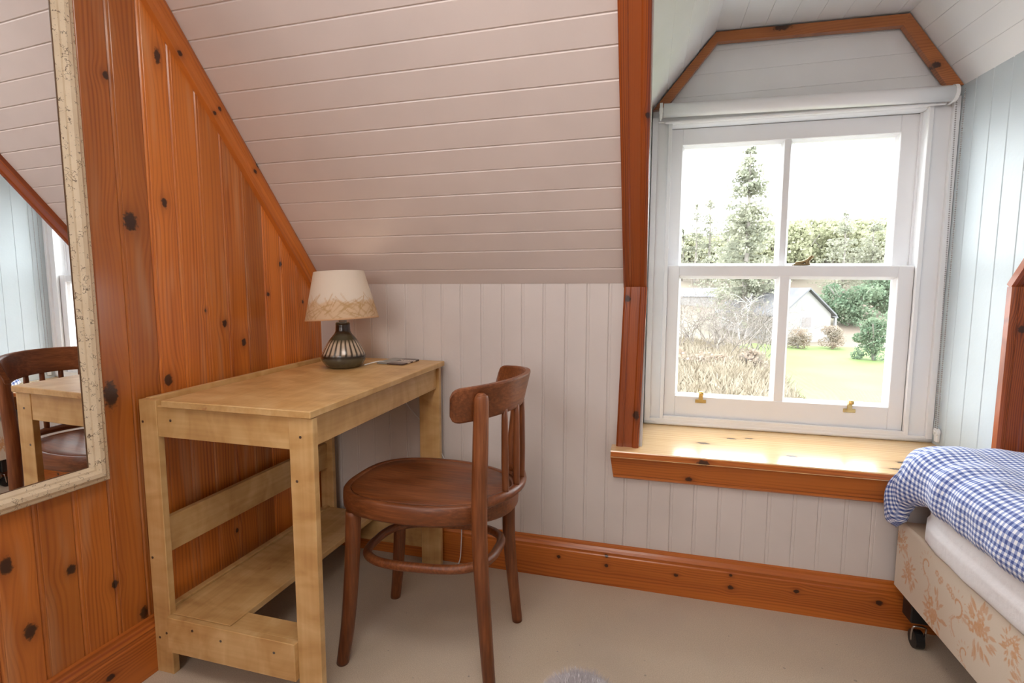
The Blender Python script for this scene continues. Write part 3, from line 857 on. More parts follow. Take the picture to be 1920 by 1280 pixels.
# ------------------------------------------------------------------ table lamp
LX, LY = -1.005, 1.50
LZ = 0.7555*(1+0.0275*(LY-0.975)/0.685)+0.0006
lp = tag(empty('table_lamp', (LX, LY, LZ)), 'stoneware table lamp with a cream paper shade on the desk', 'lamp')
prof = [(0.0, 0.0), (0.050, 0.0), (0.056, 0.003), (0.064, 0.012), (0.071, 0.022), (0.0735, 0.030), (0.0725, 0.036), (0.0735, 0.040), (0.070, 0.050), (0.063, 0.064), (0.053, 0.082), (0.043, 0.097), (0.034, 0.108), (0.028, 0.116), (0.0245, 0.124), (0.0235, 0.140), (0.0235, 0.150), (0.021, 0.1535), (0.012, 0.154), (0.0, 0.154)]
seg = 120
mb = MB().lathe(prof, LX, LY, LZ, seg)
me = mb.mesh('lamp_base')
cols = []
for r, z in prof:
    for k in range(seg):
        h = noise.noise(Vector((k*0.3, z*90, 1.7)))
        gr = (0.050+0.012*h, 0.044+0.010*h, 0.030+0.008*h)
        if z > 0.110: c = (0.022, 0.012, 0.007)
        elif z > 0.090: c = (0.045, 0.042, 0.026)
        elif z > 0.042:
            st = (k % 5) in (0, 1, 2)
            c = (0.52, 0.42, 0.32) if st else (0.05, 0.038, 0.024)
        elif z > 0.033: c = (0.028, 0.024, 0.018)
        else: c = (0.085+0.02*h, 0.078+0.02*h, 0.055+0.01*h)
        cols.append(c)
set_cols(me, cols)
link('lamp_base', me, attr_mat('glazed_stoneware', 0.22, coat=0.5), lp)
mb = MB().lathe([(0.0, 0.153), (0.013, 0.153), (0.013, 0.165), (0.018, 0.166), (0.018, 0.205), (0.0, 0.206)], LX, LY, LZ, 20)
mb.build('bulb_holder', m_plastic, lp)
bl = D.lights.new('lamp_bulb', 'POINT'); bl.energy = 0.22; bl.color = (1.0, 0.80, 0.60); bl.shadow_soft_size = 0.05
bo = D.objects.new('lamp_bulb', bl); COL.objects.link(bo); bo.location = (LX, LY, LZ+0.235)
# shade, a little askew
Mt = Matrix.Rotation(math.radians(-3.2), 4, 'Y')
nv, ns = 46, 220
prof = []
zb, zt = 0.164, 0.325
for i in range(nv):
    t = i/(nv-1); prof.append((0.1205*(1-t)+0.0815*t, (zt-zb)*t))
vs = []; cols = []
fib = []
rs = random.Random(3)
for _ in range(190):
    fib.append((rs.uniform(0, 2*PI), rs.uniform(-0.01, 0.048), rs.uniform(-1.1, 1.1), rs.uniform(0.02, 0.06), rs.uniform(0.4, 1)))
import math as _m
mb = MB()
Mz = Matrix.Rotation(math.radians(-3.2), 4, 'Y')
mb.lathe(prof, LX, LY, LZ+zb, ns, True, Mz)
base_n = len(mb.v)
me = mb.mesh('lamp_shade')
col = [(0.86, 0.80, 0.72) for _ in range(base_n)]
for i, (r, z) in enumerate(prof):
    for k in range(ns):
        a = 2*PI*k/ns
        edge = 0.064+0.014*noise.noise(Vector((math.cos(a)*5, math.sin(a)*5, 0.3)))
        m = 1-smst(edge-0.012, edge, z)
        c = Vector((0.86, 0.80, 0.72)).lerp(Vector((0.80, 0.60, 0.37)), 0.75*m)
        col[i*ns+k] = c
for a0, z0, ang, ln, dk_ in fib:
    for s in range(60):
        t = s/59*ln
        z = z0+t*math.sin(abs(ang)+0.2); aa = a0+t*math.cos(ang)*(1 if ang > 0 else -1)/0.11
        if z < 0 or z > 0.085: continue
        i = int(round(z/(zt-zb)*(nv-1))); k = int(round((aa % (2*PI))/(2*PI)*ns)) % ns
        col[i*ns+k] = Vector(col[i*ns+k]).lerp(Vector((0.62, 0.42, 0.20)), 0.26*dk_)
for i, (r, z) in enumerate(prof):
    if z < 0.005:
        for k in range(ns): col[i*ns+k] = Vector((0.80, 0.56, 0.34))
set_cols(me, col)
so_ = link('lamp_shade', me, attr_mat('cream_paper_shade', 0.8, translucent=0.35), lp)
so_.modifiers.new('thickness', 'SOLIDIFY').thickness = 0.0008
# white cord: over the desk edge and down to the floor
mb = MB()
zt_ = LZ+0.004
mb.tube([(LX+0.06, LY+0.03, zt_), (LX+0.085, LY+0.085, zt_+0.006), (LX+0.10, LY+0.13, zt_), (LX+0.115, LY+0.190, zt_-0.002), (LX+0.118, 1.7075, zt_-0.02),
         (-0.885, 1.7075, 0.62), (-0.80, 1.707, 0.52), (-0.70, 1.700, 0.36), (-0.655, 1.688, 0.20), (-0.650, 1.683, 0.09), (-0.665, 1.675, 0.0035), (-0.74, 1.64, 0.003)], 0.0022, 6, steps=6)
mb.build('cord', m_plastic, lp)

# coaster with a fern print
me_n = 44; cs = 0.112
cz = 0.7555*(1+0.0275*(1.64-0.975)/0.685)+0.0008
def coaster_col(u, v):
    base = Vector((0.26, 0.265, 0.25))
    if u > 0.42:
        base = Vector((0.075, 0.045, 0.042))
        du = u-0.42
        for vv, sg in ((0.3, 1), (0.72, -1)):
            for kk in range(7):
                s0 = 0.45+kk*0.085
                d = abs((v-vv)-sg*0.9*(u-s0)*(1 if u > s0 else 9))
                if u > s0 and u < s0+0.2 and d < 0.03: return Vector((0.62, 0.55, 0.48))
            if abs(v-vv) < 0.012: return Vector((0.62, 0.55, 0.48))
    return base
mb = MB(); vs = []; fs = []; cols = []
ca, sa = math.cos(math.radians(-7)), math.sin(math.radians(-7))
for i in range(me_n+1):
    for j in range(me_n+1):
        u, v = i/me_n, j/me_n
        x, y = (u-0.5)*cs, (v-0.5)*cs
        for (ux, vy) in ((u, v),):
            r = 0.08
            qx = max(abs(u-0.5)-(0.5-r), 0); qy = max(abs(v-0.5)-(0.5-r), 0)
            L_ = math.hypot(qx, qy)
            if L_ > r:
                x -= math.copysign((L_-r)/L_*qx*cs, x); y -= math.copysign((L_-r)/L_*qy*cs, y)
        vs.append((-0.866+x*ca-y*sa, 1.628+x*sa+y*ca, cz+0.0042+(0.0275/0.685*0.76)*(y)))
        cols.append(coaster_col(u, v))
w_ = me_n+1
for i in range(me_n):
    for j in range(me_n): fs.append((i*w_+j, (i+1)*w_+j, (i+1)*w_+j+1, i*w_+j+1))
mb.add(vs, fs); me = mb.mesh('coaster'); set_cols(me, cols)
cst = link('coaster', me, attr_mat('printed_coaster', 0.3, coat=0.3))
sd = cst.modifiers.new('thickness', 'SOLIDIFY'); sd.thickness = 0.0042; sd.offset = -1 
tag(cst, 'square dark coaster with a pale fern print on the desk', 'coaster')

# ------------------------------------------------------------------ bed: divan base, mattress, duvet
bd = tag(empty('divan_base', (1.19, 0.74, 0)), 'divan bed base in cream brocade with rust floral scrolls', 'bed')
BX0, BX1, BY0, BY1, BZ0, BZ1 = 0.742, 1.64, -0.22, 1.682, 0.155, 0.357
m_brocade_plain = plain('cream_brocade', (0.66, 0.53, 0.40), 0.55, nscale=300, tint=0.05)
MB().box(BX0+0.003, BX1, BY0, BY1-0.003, BZ0, BZ1-0.001, None, 0.006).build('base_box', m_brocade_plain, bd)

def spiral(cx, cy, r0, r1, a0, a1, n=40):
    return [(cx+(r0+(r1-r0)*k/n)*math.cos(a0+(a1-a0)*k/n), cy+(r0+(r1-r0)*k/n)*math.sin(a0+(a1-a0)*k/n)) for k in range(n+1)]
# pattern on a grid: u along the bed from the window end (0..1.9), v up (0..0.2)
GU, GV, ST = 520, 102, 0.002
ptn = [[0.0]*(GV) for _ in range(GU)]
def dab(u, v, r, val):
    i0, i1 = int((u-r)/ST), int((u+r)/ST)+1; j0, j1 = int((v-r)/ST), int((v+r)/ST)+1
    for i in range(max(0, i0), min(GU, i1+1)):
        for j in range(max(0, j0), min(GV, j1+1)):
            d = math.hypot(i*ST-u, j*ST-v)
            if d < r: ptn[i][j] = max(ptn[i][j], val*smst(r, r*0.6, d))
def stroke(pts, w, val):
    for (a, b), (c, d) in zip(pts[:-1], pts[1:]):
        L = math.hypot(c-a, d-b); n = max(1, int(L/0.0015))
        for k in range(n): dab(a+(c-a)*k/n, b+(d-b)*k/n, w, val)
rp = random.Random(11)
def leaf(u, v, ang, ln, w, val=0.8):
    for k in range(9):
        t = k/8; r = w*math.sin(PI*min(0.97, t*0.9+0.08))
        dab(u+math.cos(ang)*ln*t, v+math.sin(ang)*ln*t, max(0.0014, r), val)
def flower(u, v, r, val=0.9):
    for k in range(6):
        a = k*PI/3+0.3; dab(u+math.cos(a)*r*0.62, v+math.sin(a)*r*0.62, r*0.42, val*rp.uniform(0.7, 1))
    dab(u, v, r*0.25, 0.25)
def bouquet(u, v, s):
    s *= 1.25
    for k in range(30):
        a = rp.uniform(0, 2*PI); d = s*math.sqrt(rp.uniform(0.05, 1))
        leaf(u+math.cos(a)*d*0.8, v+math.sin(a)*d, a+rp.uniform(-0.5, 0.5), s*0.42, s*0.10, rp.uniform(0.5, 0.8))
    for k in range(10):
        a = rp.uniform(0, 2*PI); d = s*rp.uniform(0.0, 0.75)
        flower(u+math.cos(a)*d*0.8, v+math.sin(a)*d, s*rp.uniform(0.20, 0.30))
def scroll(u, v, s, fl):
    f = lambda p: [(u+s*x*fl, v+s*y) for x, y in p]
    stroke(f(spiral(0, 0, 0.15, 0.9, 0.2, 4.6)), s*0.085, 0.85)
    stroke(f(spiral(0, 0, 0.30, 1.05, 0.6, 4.9)), s*0.045, 0.7)
    stroke(f([(0.1, -1.0), (0.5, -1.5), (0.35, -2.1), (-0.1, -2.5)]), s*0.10, 0.55)
    stroke(f([(0.3, -1.0), (0.75, -1.55), (0.6, -2.2), (0.2, -2.7)]), s*0.03, 0.6)
    for k in range(8):
        a = 1.2+k*0.45; leaf(u+s*fl*1.02*math.cos(a), v+s*1.02*math.sin(a), a if fl > 0 else PI-a, s*0.22, s*0.045, 0.6)
for rep in range(3):
    o = rep*0.46
    bouquet(0.022+o, 0.150, 0.026); bouquet(0.075+o, 0.085, 0.034); scroll(0.165+o, 0.150, 0.030, 1)
    bouquet(0.215+o, 0.045, 0.042); scroll(0.300+o, 0.125, 0.032, -1); bouquet(0.385+o, 0.120, 0.046); scroll(0.345+o, 0.03, 0.024, 1)
    for k in range(6): flower(o+rp.uniform(0.2, 0.3), rp.uniform(0.13, 0.19), 0.009, 0.8)
vs = []; cols = []; fs = []
c0, c1 = Vector((0.70, 0.60, 0.48)), Vector((0.60, 0.265, 0.07))
for i in range(GU):
    for j in range(GV):
        vs.append((BX0 + 0.006*(1-math.sqrt(max(0, 1-max(0, (j*ST-0.192)/0.010)**2))), BY1-i*ST, BZ0+min(j*ST, BZ1-BZ0)))
        cols.append(c0.lerp(c1, min(1, ptn[i][j])))
for i in range(GU-1):
    for j in range(GV-1): fs.append((i*GV+j, i*GV+j+1, (i+1)*GV+j+1, (i+1)*GV+j))
mb = MB(); mb.add(vs, fs, True); me = mb.mesh('side_panel'); set_cols(me, cols)
sp_ = link('side_panel', me, attr_mat('brocade_print', 0.5, sheen=0.3, bscale=700), bd)
sp_['label'] = 'cream brocade side with rust flowers and scrolls'
for (x, y) in ((0.785, 1.628), (1.58, 1.628), (0.785, -0.12), (1.58, -0.12)):
    mb = MB(); mb.box(x-0.030, x+0.030, y-0.026, y+0.026, 0.085, BZ0+0.001, None, 0.003)
    c = mb.build('caster_block', m_black, bd)
    mb = MB(); mb.disc((x-0.011, y, 0.0255), (1, 0, 0), 0.0255, 0.022, 20); mb.build('caster_wheel', m_black, c)
    mb = MB(); mb.tube([(x-0.016, y-0.006, 0.024), (x-0.017, y-0.010, 0.060), (x-0.012, y-0.012, 0.070), (x+0.012, y-0.012, 0.070), (x+0.017, y-0.010, 0.060), (x+0.016, y-0.006, 0.024)], 0.0028, 8, steps=5)
    mb.build('caster_fork', m_steel, c)

# mattress under a white sheet
q = NT('white_cotton_sheet'); p_, _ = q.pos()
q.pbr(q.mix(q.noise(p_, 14.0, 3.0), (0.74, 0.72, 0.74), (0.82, 0.80, 0.81)), 0.8, normal=q.bump(q.noise(p_, 22.0, 4.0), 0.5, 0.006), sheen=0.2)
m_sheet = q.m
bm = bmesh.new(); bmesh.ops.create_cube(bm, size=1)
bmesh.ops.subdivide_edges(bm, edges=bm.edges, cuts=26, use_grid_fill=True)
for v in bm.verts:
    x, y, z = v.co*2
    k = 11.0; n_ = (abs(x)**k+abs(y)**k+abs(z)**k)**(1/k); x, y, z = x/n_, y/n_, z/n_
    X = 1.190+x*0.456; Y = 0.70+y*0.930; Zz = 0.4525+z*0.0955
    w = noise.noise(Vector((X*9, Y*9, Zz*9)))*0.006+noise.noise(Vector((X*30, Y*22, Zz*20)))*0.003
    if z > -0.95: X += x*w; Y += y*w
    if z < -0.35: X -= 0.006*(x < -0.8)*(1+1.2*noise.noise(Vector((Y*7, 3, 1))))
    v.co = (X, Y, max(Zz, BZ1+0.0005)) if X > 0.7405 else (X, Y, Zz-0.016*smst(-0.2, -0.8, z))
me = D.meshes.new('mattress'); bm.to_mesh(me); bm.free()
mt = link('mattress', me, m_sheet, None, True)
tag(mt, 'mattress wrapped in a white sheet under the gingham duvet', 'mattress')

# gingham duvet
q = NT('blue_gingham')
uvn = q.n('ShaderNodeAttribute', attribute_name='UVMap'); sep = q.n('ShaderNodeSeparateXYZ'); q.t.links.new(uvn.outputs['Vector'], sep.inputs[0])
PER = 0.0126
def stripe(s):
    f = q.math('FRACT', q.math('MULTIPLY', s, 1/PER))
    return q.maprange(q.math('ABSOLUTE', q.math('SUBTRACT', f, 0.5)), 0.22, 0.28)
sm_ = q.math('ADD', stripe(sep.outputs[0]), stripe(sep.outputs[1]))
c = q.ramp(q.math('MULTIPLY', sm_, 0.5), [(0.0, (0.84, 0.85, 0.90)), (0.5, (0.30, 0.36, 0.60)), (1.0, (0.055, 0.09, 0.30))])
q.pbr(c, 0.8, sheen=0.2, spec=0.2)
m_gingham = q.m
XM, YM, ZT = 0.800, 1.60, 0.572
def drape(d, R):
    if d <= 0: return 0.0, 0.0
    if d < R*PI/2: return R*math.sin(d/R), -R*(1-math.cos(d/R))
    return R, -(R+(d-R*PI/2))
PX0, PX1, PY0, PY1 = 0.0, 1.0, -0.25, 1.735
NU, NV = 110, 170
vs = []; uvs = []
def duvet_pt(u, v, side):
    # u 0..1 from the window-side hanging edge across; v 0..1 from near end to far end
    py = PY0+(PY1-PY0)*v
    cor = smst(1.53, 1.68, py)
    hang = 0.148+0.088*cor
    px = (XM-hang)+(1.62-(XM-hang))*u
    d = XM-px
    R = 0.058+0.034*cor
    dx, dz = drape(d, R)
    x = XM-dx if d > 0 else px
    z = ZT+dz
    y = py
    ey = max(0.0, py-YM)
    ondrop = smst(0.0, 0.10, d)
    # the end of the duvet lies on the sill; the hanging corner folds in front of it
    z -= (1-ondrop)*0.030*smst(0, 0.12, ey)
    y -= ondrop*ey*0.85
    z -= ondrop*ey*0.22
    if d > 0.09: x -= 0.012*cor*math.sin(min(1, (d-0.09)/0.15)*PI)
    e = min(u/0.05 if u < 0.5 else 1, (1-u)/0.05, v/0.03, (1-v)/0.035, 1.0)
    th = 0.030*math.sqrt(max(0, 1-(1-e)**2))+0.0015
    w = noise.noise(Vector((px*5, py*5, 0.4)))*0.016+noise.noise(Vector((px*14, py*9, 2.2)))*0.008
    fold = (math.sin((py+0.10*noise.noise(Vector((py*6, 1, 1))))*70)*0.0050*(0.6+0.8*noise.noise(Vector((py*5, px*4, 3))))*smst(-0.10, 0.05, d)
            + 0.006*noise.noise(Vector((px*22, py*11, 5.0)))*smst(-0.25, 0.0, d))
    # outward direction
    if d > 0:
        a = min(PI/2, d/R); nx, nz = -math.sin(a), math.cos(a)
    else: nx, nz = 0, 1
    off = side*th+w*(1 if side > 0 else 0.5)*(e*0.8+0.2)+fold
    return (x+nx*off, y, z+nz*off+0.012*smst(1.1, 0.85, abs(px-1.2))*0), (px*1.0, py*1.0)
for side in (1, -1):
    for i in range(NU+1):
        for j in range(NV+1):
            p, t = duvet_pt(i/NU, j/NV, side)
            vs.append(p); uvs.append(t)
fs = []
wv = NV+1; off = (NU+1)*wv
for i in range(NU):
    for j in range(NV):
        fs.append((i*wv+j, (i+1)*wv+j, (i+1)*wv+j+1, i*wv+j+1))
        fs.append((off+i*wv+j, off+i*wv+j+1, off+(i+1)*wv+j+1, off+(i+1)*wv+j))
def bridge(a, b): fs.append((a, b, off+b, off+a))
for i in range(NU): bridge((i+1)*wv, i*wv); bridge(i*wv+NV, (i+1)*wv+NV)
for j in range(NV): bridge(j, j+1); bridge(NU*wv+j+1, NU*wv+j)
me = D.meshes.new('duvet'); me.from_pydata(vs, [], fs)
ul = me.uv_layers.new(name='UVMap')
for lp_ in me.loops: ul.data[lp_.index].uv = uvs[lp_.vertex_index]
dv = link('duvet', me, m_gingham, None, True)
tag(dv, 'blue and white gingham duvet spilling over the bed edge', 'duvet')

# ------------------------------------------------------------------ fluffy grey thing peeking in at the bottom edge
q = NT('grey_fur'); p_, _ = q.pos()
q.pbr(q.mix(q.noise(p_, 80.0, 2.0), (0.44, 0.40, 0.41), (0.64, 0.59, 0.60)), 0.9, sheen=0.4)
m_fur = q.m
FX, FY, FZ, FR = -0.112, 0.99, 0.0, 0.105
fz = tag(empty('fluffy_footstool', (FX, FY, 0)), 'pale grey fluffy footstool just peeking in at the bottom edge', 'footstool')
prof = [(0.0, 0.0), (0.085, 0.0), (0.10, 0.03), (0.10, 0.115), (0.085, 0.16), (0.05, 0.183), (0.0, 0.19)]
MB().lathe(prof, FX, FY, 0, 24).build('cushion', m_fur, fz)
mb = MB(); rf = random.Random(5)
for _ in range(7000):
    a = rf.uniform(0, 2*PI); h = rf.uniform(0, 1)
    e = math.acos(1-h*1.0)
    n_ = Vector((math.cos(a)*math.sin(e), math.sin(a)*math.sin(e), math.cos(e)))
    p = Vector((FX, FY, 0.085))+Vector((n_.x*0.097, n_.y*0.097, n_.z*0.102))
    d = (n_+Vector((rf.uniform(-.5, .5), rf.uniform(-.5, .5), rf.uniform(-.3, .5)))).normalized()
    L = rf.uniform(0.015, 0.032); s_ = d.orthogonal().normalized()*0.0007
    mb.add([p+s_, p-s_, p+d*L], [(0, 1, 2)])
fo = mb.build('fur', m_fur, fz); fo['kind'] = 'stuff'

# ------------------------------------------------------------------ outside: lawn, bank, cottage, trees, shrubs
def leafmat(name, c0, c1, scale=0.6, trans=0.0):
    q = NT(name); p, _ = q.pos()
    c = q.mix(q.maprange(q.noise(p, scale, 4.0), 0.3, 0.7), c0, c1)
    b = q.pbr(c, 0.8, spec=0.2)
    if trans:
        t = q.n('ShaderNodeBsdfTranslucent'); q.set(t.inputs['Color'], c)
        m = q.n('ShaderNodeMixShader'); m.inputs[0].default_value = trans
        q.t.links.new(b.outputs[0], m.inputs[1]); q.t.links.new(t.outputs[0], m.inputs[2]); q.t.links.new(m.outputs[0], q.out.inputs[0])
    return q.m
GZ = -2.6
def ground_z(x, y):
    return GZ+9.5*smst(38, 85, y)+0.9*smst(10, -6, x)*smst(20, 34, y)+0.05*noise.noise(Vector((x*0.4, y*0.4, 0)))
mb = MB(); vs = []; fs = []
gx, gy = 70, 80
for i in range(gx+1):
    for j in range(gy+1):
        x = -25+95*i/gx; y = 3+100*(j/gy)**1.5
        vs.append((x, y, ground_z(x, y)))
for i in range(gx):
    for j in range(gy):
        fs.append((i*(gy+1)+j, (i+1)*(gy+1)+j, (i+1)*(gy+1)+j+1, i*(gy+1)+j+1))
mb.add(vs, fs, True)
gd = mb.build('ground', leafmat('rough_hillside', (0.145, 0.115, 0.092), (0.175, 0.155, 0.118), 0.25))
tag(gd, 'brown rough hillside rising behind the lawn', kind='structure')
mb = MB(); vs = []; fs = []
for i in range(31):
    for j in range(31):
        y = 4+33.5*j/30; xl_ = 3.2+0.10*(y-17)+0.5*math.sin(y*0.7)+(1.2*smst(28, 36, y)); x = xl_+(34-xl_)*i/30
        vs.append((x, y, ground_z(x, y)+0.06))
for i in range(30):
    for j in range(30): fs.append((i*31+j, (i+1)*31+j, (i+1)*31+j+1, i*31+j+1))
mb.add(vs, fs, True)
lw = mb.build('lawn', leafmat('lawn_grass', (0.105, 0.155, 0.045), (0.128, 0.165, 0.060), 0.5))
tag(lw, 'bright green lawn below the window', kind='structure')
rn = random.Random(21)
m_straw = leafmat('dry_grass', (0.19, 0.155, 0.11), (0.25, 0.215, 0.165), 1.5)
m_bracken = leafmat('dead_bracken', (0.27, 0.205, 0.155), (0.31, 0.265, 0.22), 1.2, trans=0.4)
m_twig = leafmat('bare_twigs', (0.12, 0.10, 0.088), (0.21, 0.185, 0.165), 1.0)
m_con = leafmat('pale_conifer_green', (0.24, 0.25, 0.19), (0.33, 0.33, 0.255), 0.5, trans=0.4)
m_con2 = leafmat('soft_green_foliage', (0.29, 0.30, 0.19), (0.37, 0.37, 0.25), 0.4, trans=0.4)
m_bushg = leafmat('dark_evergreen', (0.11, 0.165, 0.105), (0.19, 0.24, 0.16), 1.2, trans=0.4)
m_trunk = leafmat('grey_trunk', (0.17, 0.15, 0.13), (0.25, 0.23, 0.21), 2.0)
# bank of dry grass
def bank_z(x, y): return ground_z(x, y)+0.45*smst(5.2, 2.5, x-0.10*(y-17))*smst(16.0, 19, y)
mb = MB(); vs = []; fs = []
for i in range(41):
    for j in range(31):
        x = -8+14.5*i/40; y = 15.5+16*j/30
        vs.append((x, y, bank_z(x, y)+0.02-0.1*(smst(4.2, 6.0, x-0.10*(y-17)))-0.1*smst(17.0, 15.5, y)))
for i in range(40):
    for j in range(30): fs.append((i*31+j, (i+1)*31+j, (i+1)*31+j+1, i*31+j+1))
mb.add(vs, fs, True)
bk = mb.build('grass_bank', m_straw); tag(bk, 'rough bank of dry straw-coloured grass left of the lawn', kind='structure')
mb = MB()
for _ in range(9000):
    y = rn.uniform(16.5, 30); x = rn.uniform(-1.5, 4.9+0.10*(y-17))
    z = bank_z(x, y); h = rn.uniform(0.15, 0.5); dx, dy = rn.uniform(-.3, .3), rn.uniform(-.2, .2); w_ = rn.uniform(0.02, 0.05)
    mb.add([(x-w_, y, z), (x+w_, y, z), (x+dx, y+dy, z+h)], [(0, 1, 2)])
tf = mb.build('dry_grass', m_straw); tag(tf, 'long dry grass blades on the bank', kind='stuff'); tf['category'] = 'grass'

def leaves(mb, pts, s, rr):
    for p in pts:
        d = Vector((rr.gauss(0, 1), rr.gauss(0, 1), rr.gauss(0, 1))).normalized(); e = d.orthogonal().normalized(); g = d.cross(e)
        k = s*rr.uniform(0.5, 1.3); p = Vector(p)
        mb.add([p-e*k, p+g*k*0.7, p+e*k, p-g*k*0.7], [(0, 1, 2, 3)])
def conifer(x, y, h, r, label, name='conifer_tree', mat=None, dens=1.0, seed=0, sparse=0.0, group=None):
    rr = random.Random(seed); z0 = ground_z(x, y); h = h-2.6-z0
    t = tag(empty(name, (x, y, z0)), label, 'tree', group)
    MB().tube([(x, y, z0-0.1), (x+0.1, y, z0+h*0.5), (x, y, z0+h)], [h*0.018, h*0.012, 0.05], 7, steps=3).build('trunk', m_trunk, t)
    mb = MB(); nl = int(h*2.0)
    for i in range(nl):
        f = (i+rr.random())/nl; zz = z0+h*(0.12+0.88*f)
        L = r*(1-f)**0.75*rr.uniform(0.65, 1.1)+0.12
        if rr.random() < sparse*0.2: continue
        for b in range(int(5*dens)+2):
            zz += rr.gauss(0, 0.22)*(1-f*0.5)
            a = rr.uniform(0, 2*PI); dr = Vector((math.cos(a), math.sin(a), -0.15+0.35*rr.random()))
            p0 = Vector((x, y, zz)); p1 = p0+dr*L
            mb.tube([p0, p1], [0.05*h/12, 0.012], 3, smooth=False, steps=1, cap=False)
            k = int((7+L*7)*dens*(1-0.5*sparse))
            pts = []
            for _ in range(k):
                u = rr.random()**0.7; q_ = p0.lerp(p1, u)
                pts.append(q_+Vector((rr.gauss(0, .10), rr.gauss(0, .10), rr.gauss(-0.06, .09)))*L**0.5)
            leaves(mb, pts, 0.13, rr)
    mb.build('foliage', mat or m_con, t)
    return t
def broad(x, y, h, r, label, mat, name='leafy_tree', seed=0, n=5200, ls=0.2, cat='tree', group=None, base=0.1):
    rr = random.Random(seed); z0 = ground_z(x, y); h = h-2.6-z0 if h > 3 else h
    t = tag(empty(name, (x, y, z0)), label, cat, group)
    mb = MB()
    for k in range(5):
        a = rr.uniform(0, 2*PI); mb.tube([(x, y, z0-0.1), (x+math.cos(a)*r*0.2, y+math.sin(a)*r*0.2, z0+h*0.4), (x+math.cos(a)*r*0.6, y+math.sin(a)*r*0.6, z0+h*0.8)], [h*0.02, h*0.012, 0.01], 5, steps=3)
    mb.build('trunk', m_trunk, t)
    mb = MB(); cl = []
    for k in range(16):
        a = rr.uniform(0, 2*PI); d = rr.uniform(0, 0.75)*r; zz = z0+h*rr.uniform(base+0.1, 0.88)
        cl.append((x+math.cos(a)*d, y+math.sin(a)*d*0.7, zz, r*rr.uniform(0.25, 0.5)))
    pts = []
    for _ in range(n):
        c = rr.choice(cl); v = Vector((rr.gauss(0, 1), rr.gauss(0, 1), rr.gauss(0, 1))).normalized()*c[3]*rr.uniform(0.6, 1.05)
        pts.append((c[0]+v.x, c[1]+v.y, max(z0, c[2]+v.z*0.8)))
    leaves(mb, pts, ls, rr)
    mb.build('foliage', mat, t)
    return t
def bare(x, y, h, spread, label, seed, depth=5, mat=None, name='bare_shrub', cat='shrub', group=None, stems=6, thick=0.03):
    rr = random.Random(seed); z0 = bank_z(x, y) if x < 6 and y < 31 else ground_z(x, y)
    mb = MB()
    def grow(p, d, L, th, k):
        m = p+d*L*0.5+Vector((rr.gauss(0, 1), rr.gauss(0, 1), rr.gauss(0, .6)))*L*0.10
        e = m+(d+Vector((rr.gauss(0, .35), rr.gauss(0, .35), rr.gauss(0, .2)-0.05*k))).normalized()*L*0.5
        mb.tube([p, m, e], [th, th*0.8, th*0.6], 3, smooth=False, steps=1, cap=False)
        if k >= depth: return
        for _ in range(rr.choice((2, 2, 3))):
            dd = (d+Vector((rr.gauss(0, .6), rr.gauss(0, .6), rr.gauss(0.0, .45)))).normalized()
            grow(e if rr.random() < .6 else m, dd, L*rr.uniform(0.6, 0.85), th*0.62, k+1)
    for _ in range(stems):
        a = rr.uniform(0, 2*PI); d = Vector((math.cos(a)*spread, math.sin(a)*spread, 1)).normalized()
        grow(Vector((x+math.cos(a)*0.25, y+math.sin(a)*0.25, z0-0.05)), d, h*0.36, thick, 1)
    o = mb.build(name, mat or m_twig); tag(o, label, cat, group)
    return o

broad_later = []
# cottage at the far side of the lawn
m_render = paint('weathered_white_render', (0.215, 0.205, 0.198)); m_slate = leafmat('pale_slate_roof', (0.125, 0.125, 0.135), (0.15, 0.15, 0.16), 2.0)
m_dark = plain('dark_window_glass', (0.16, 0.14, 0.14), 0.3); m_post = plain('white_post', (0.36, 0.355, 0.35), 0.6)
HX, HY = 11.0, 40.0
hz0 = ground_z(HX, HY)
ct = tag(empty('cottage', (HX, HY, hz0)), 'white cottage with slate roof and a porch across the lawn', 'house')
ang = math.radians(28); ca_, sa_ = math.cos(ang), math.sin(ang)
def HP(x, y, z): return (HX+x*ca_-y*sa_, HY+x*sa_+y*ca_, hz0+z)
mb = MB()
mb.add([HP(*p) for p in ((-2.1, 0, 0), (2.1, 0, 0), (2.1, 0, 2.05), (0, 0, 3.75), (-2.1, 0, 2.05), (-2.1, 7, 0), (2.1, 7, 0), (2.1, 7, 2.05), (0, 7, 3.75), (-2.1, 7, 2.05))],
       [(0, 1, 2, 3, 4), (9, 8, 7, 6, 5), (0, 5, 6, 1), (1, 6, 7, 2), (4, 9, 5, 0), (2, 7, 8, 3), (3, 8, 9, 4)])
mb.build('wall', m_render, ct)
mb = MB()
for s_ in (1, -1):
    mb.add([HP(*p) for p in ((0, -0.25, 3.80), (0, 7.2, 3.80), (2.4*s_, 7.2, 1.86), (2.4*s_, -0.25, 1.86), (0, -0.25, 3.92), (0, 7.2, 3.92), (2.4*s_, 7.2, 1.98), (2.4*s_, -0.25, 1.98))],
           [(0, 1, 2, 3), (7, 6, 5, 4), (0, 4, 5, 1), (1, 5, 6, 2), (2, 6, 7, 3), (3, 7, 4, 0)])
rf_ = mb.build('roof', m_slate, ct)
mb = MB().box(-0.4, 0.4, 3.2, 3.9, 3.6, 4.5, HP); mb.build('chimney', m_render, rf_)
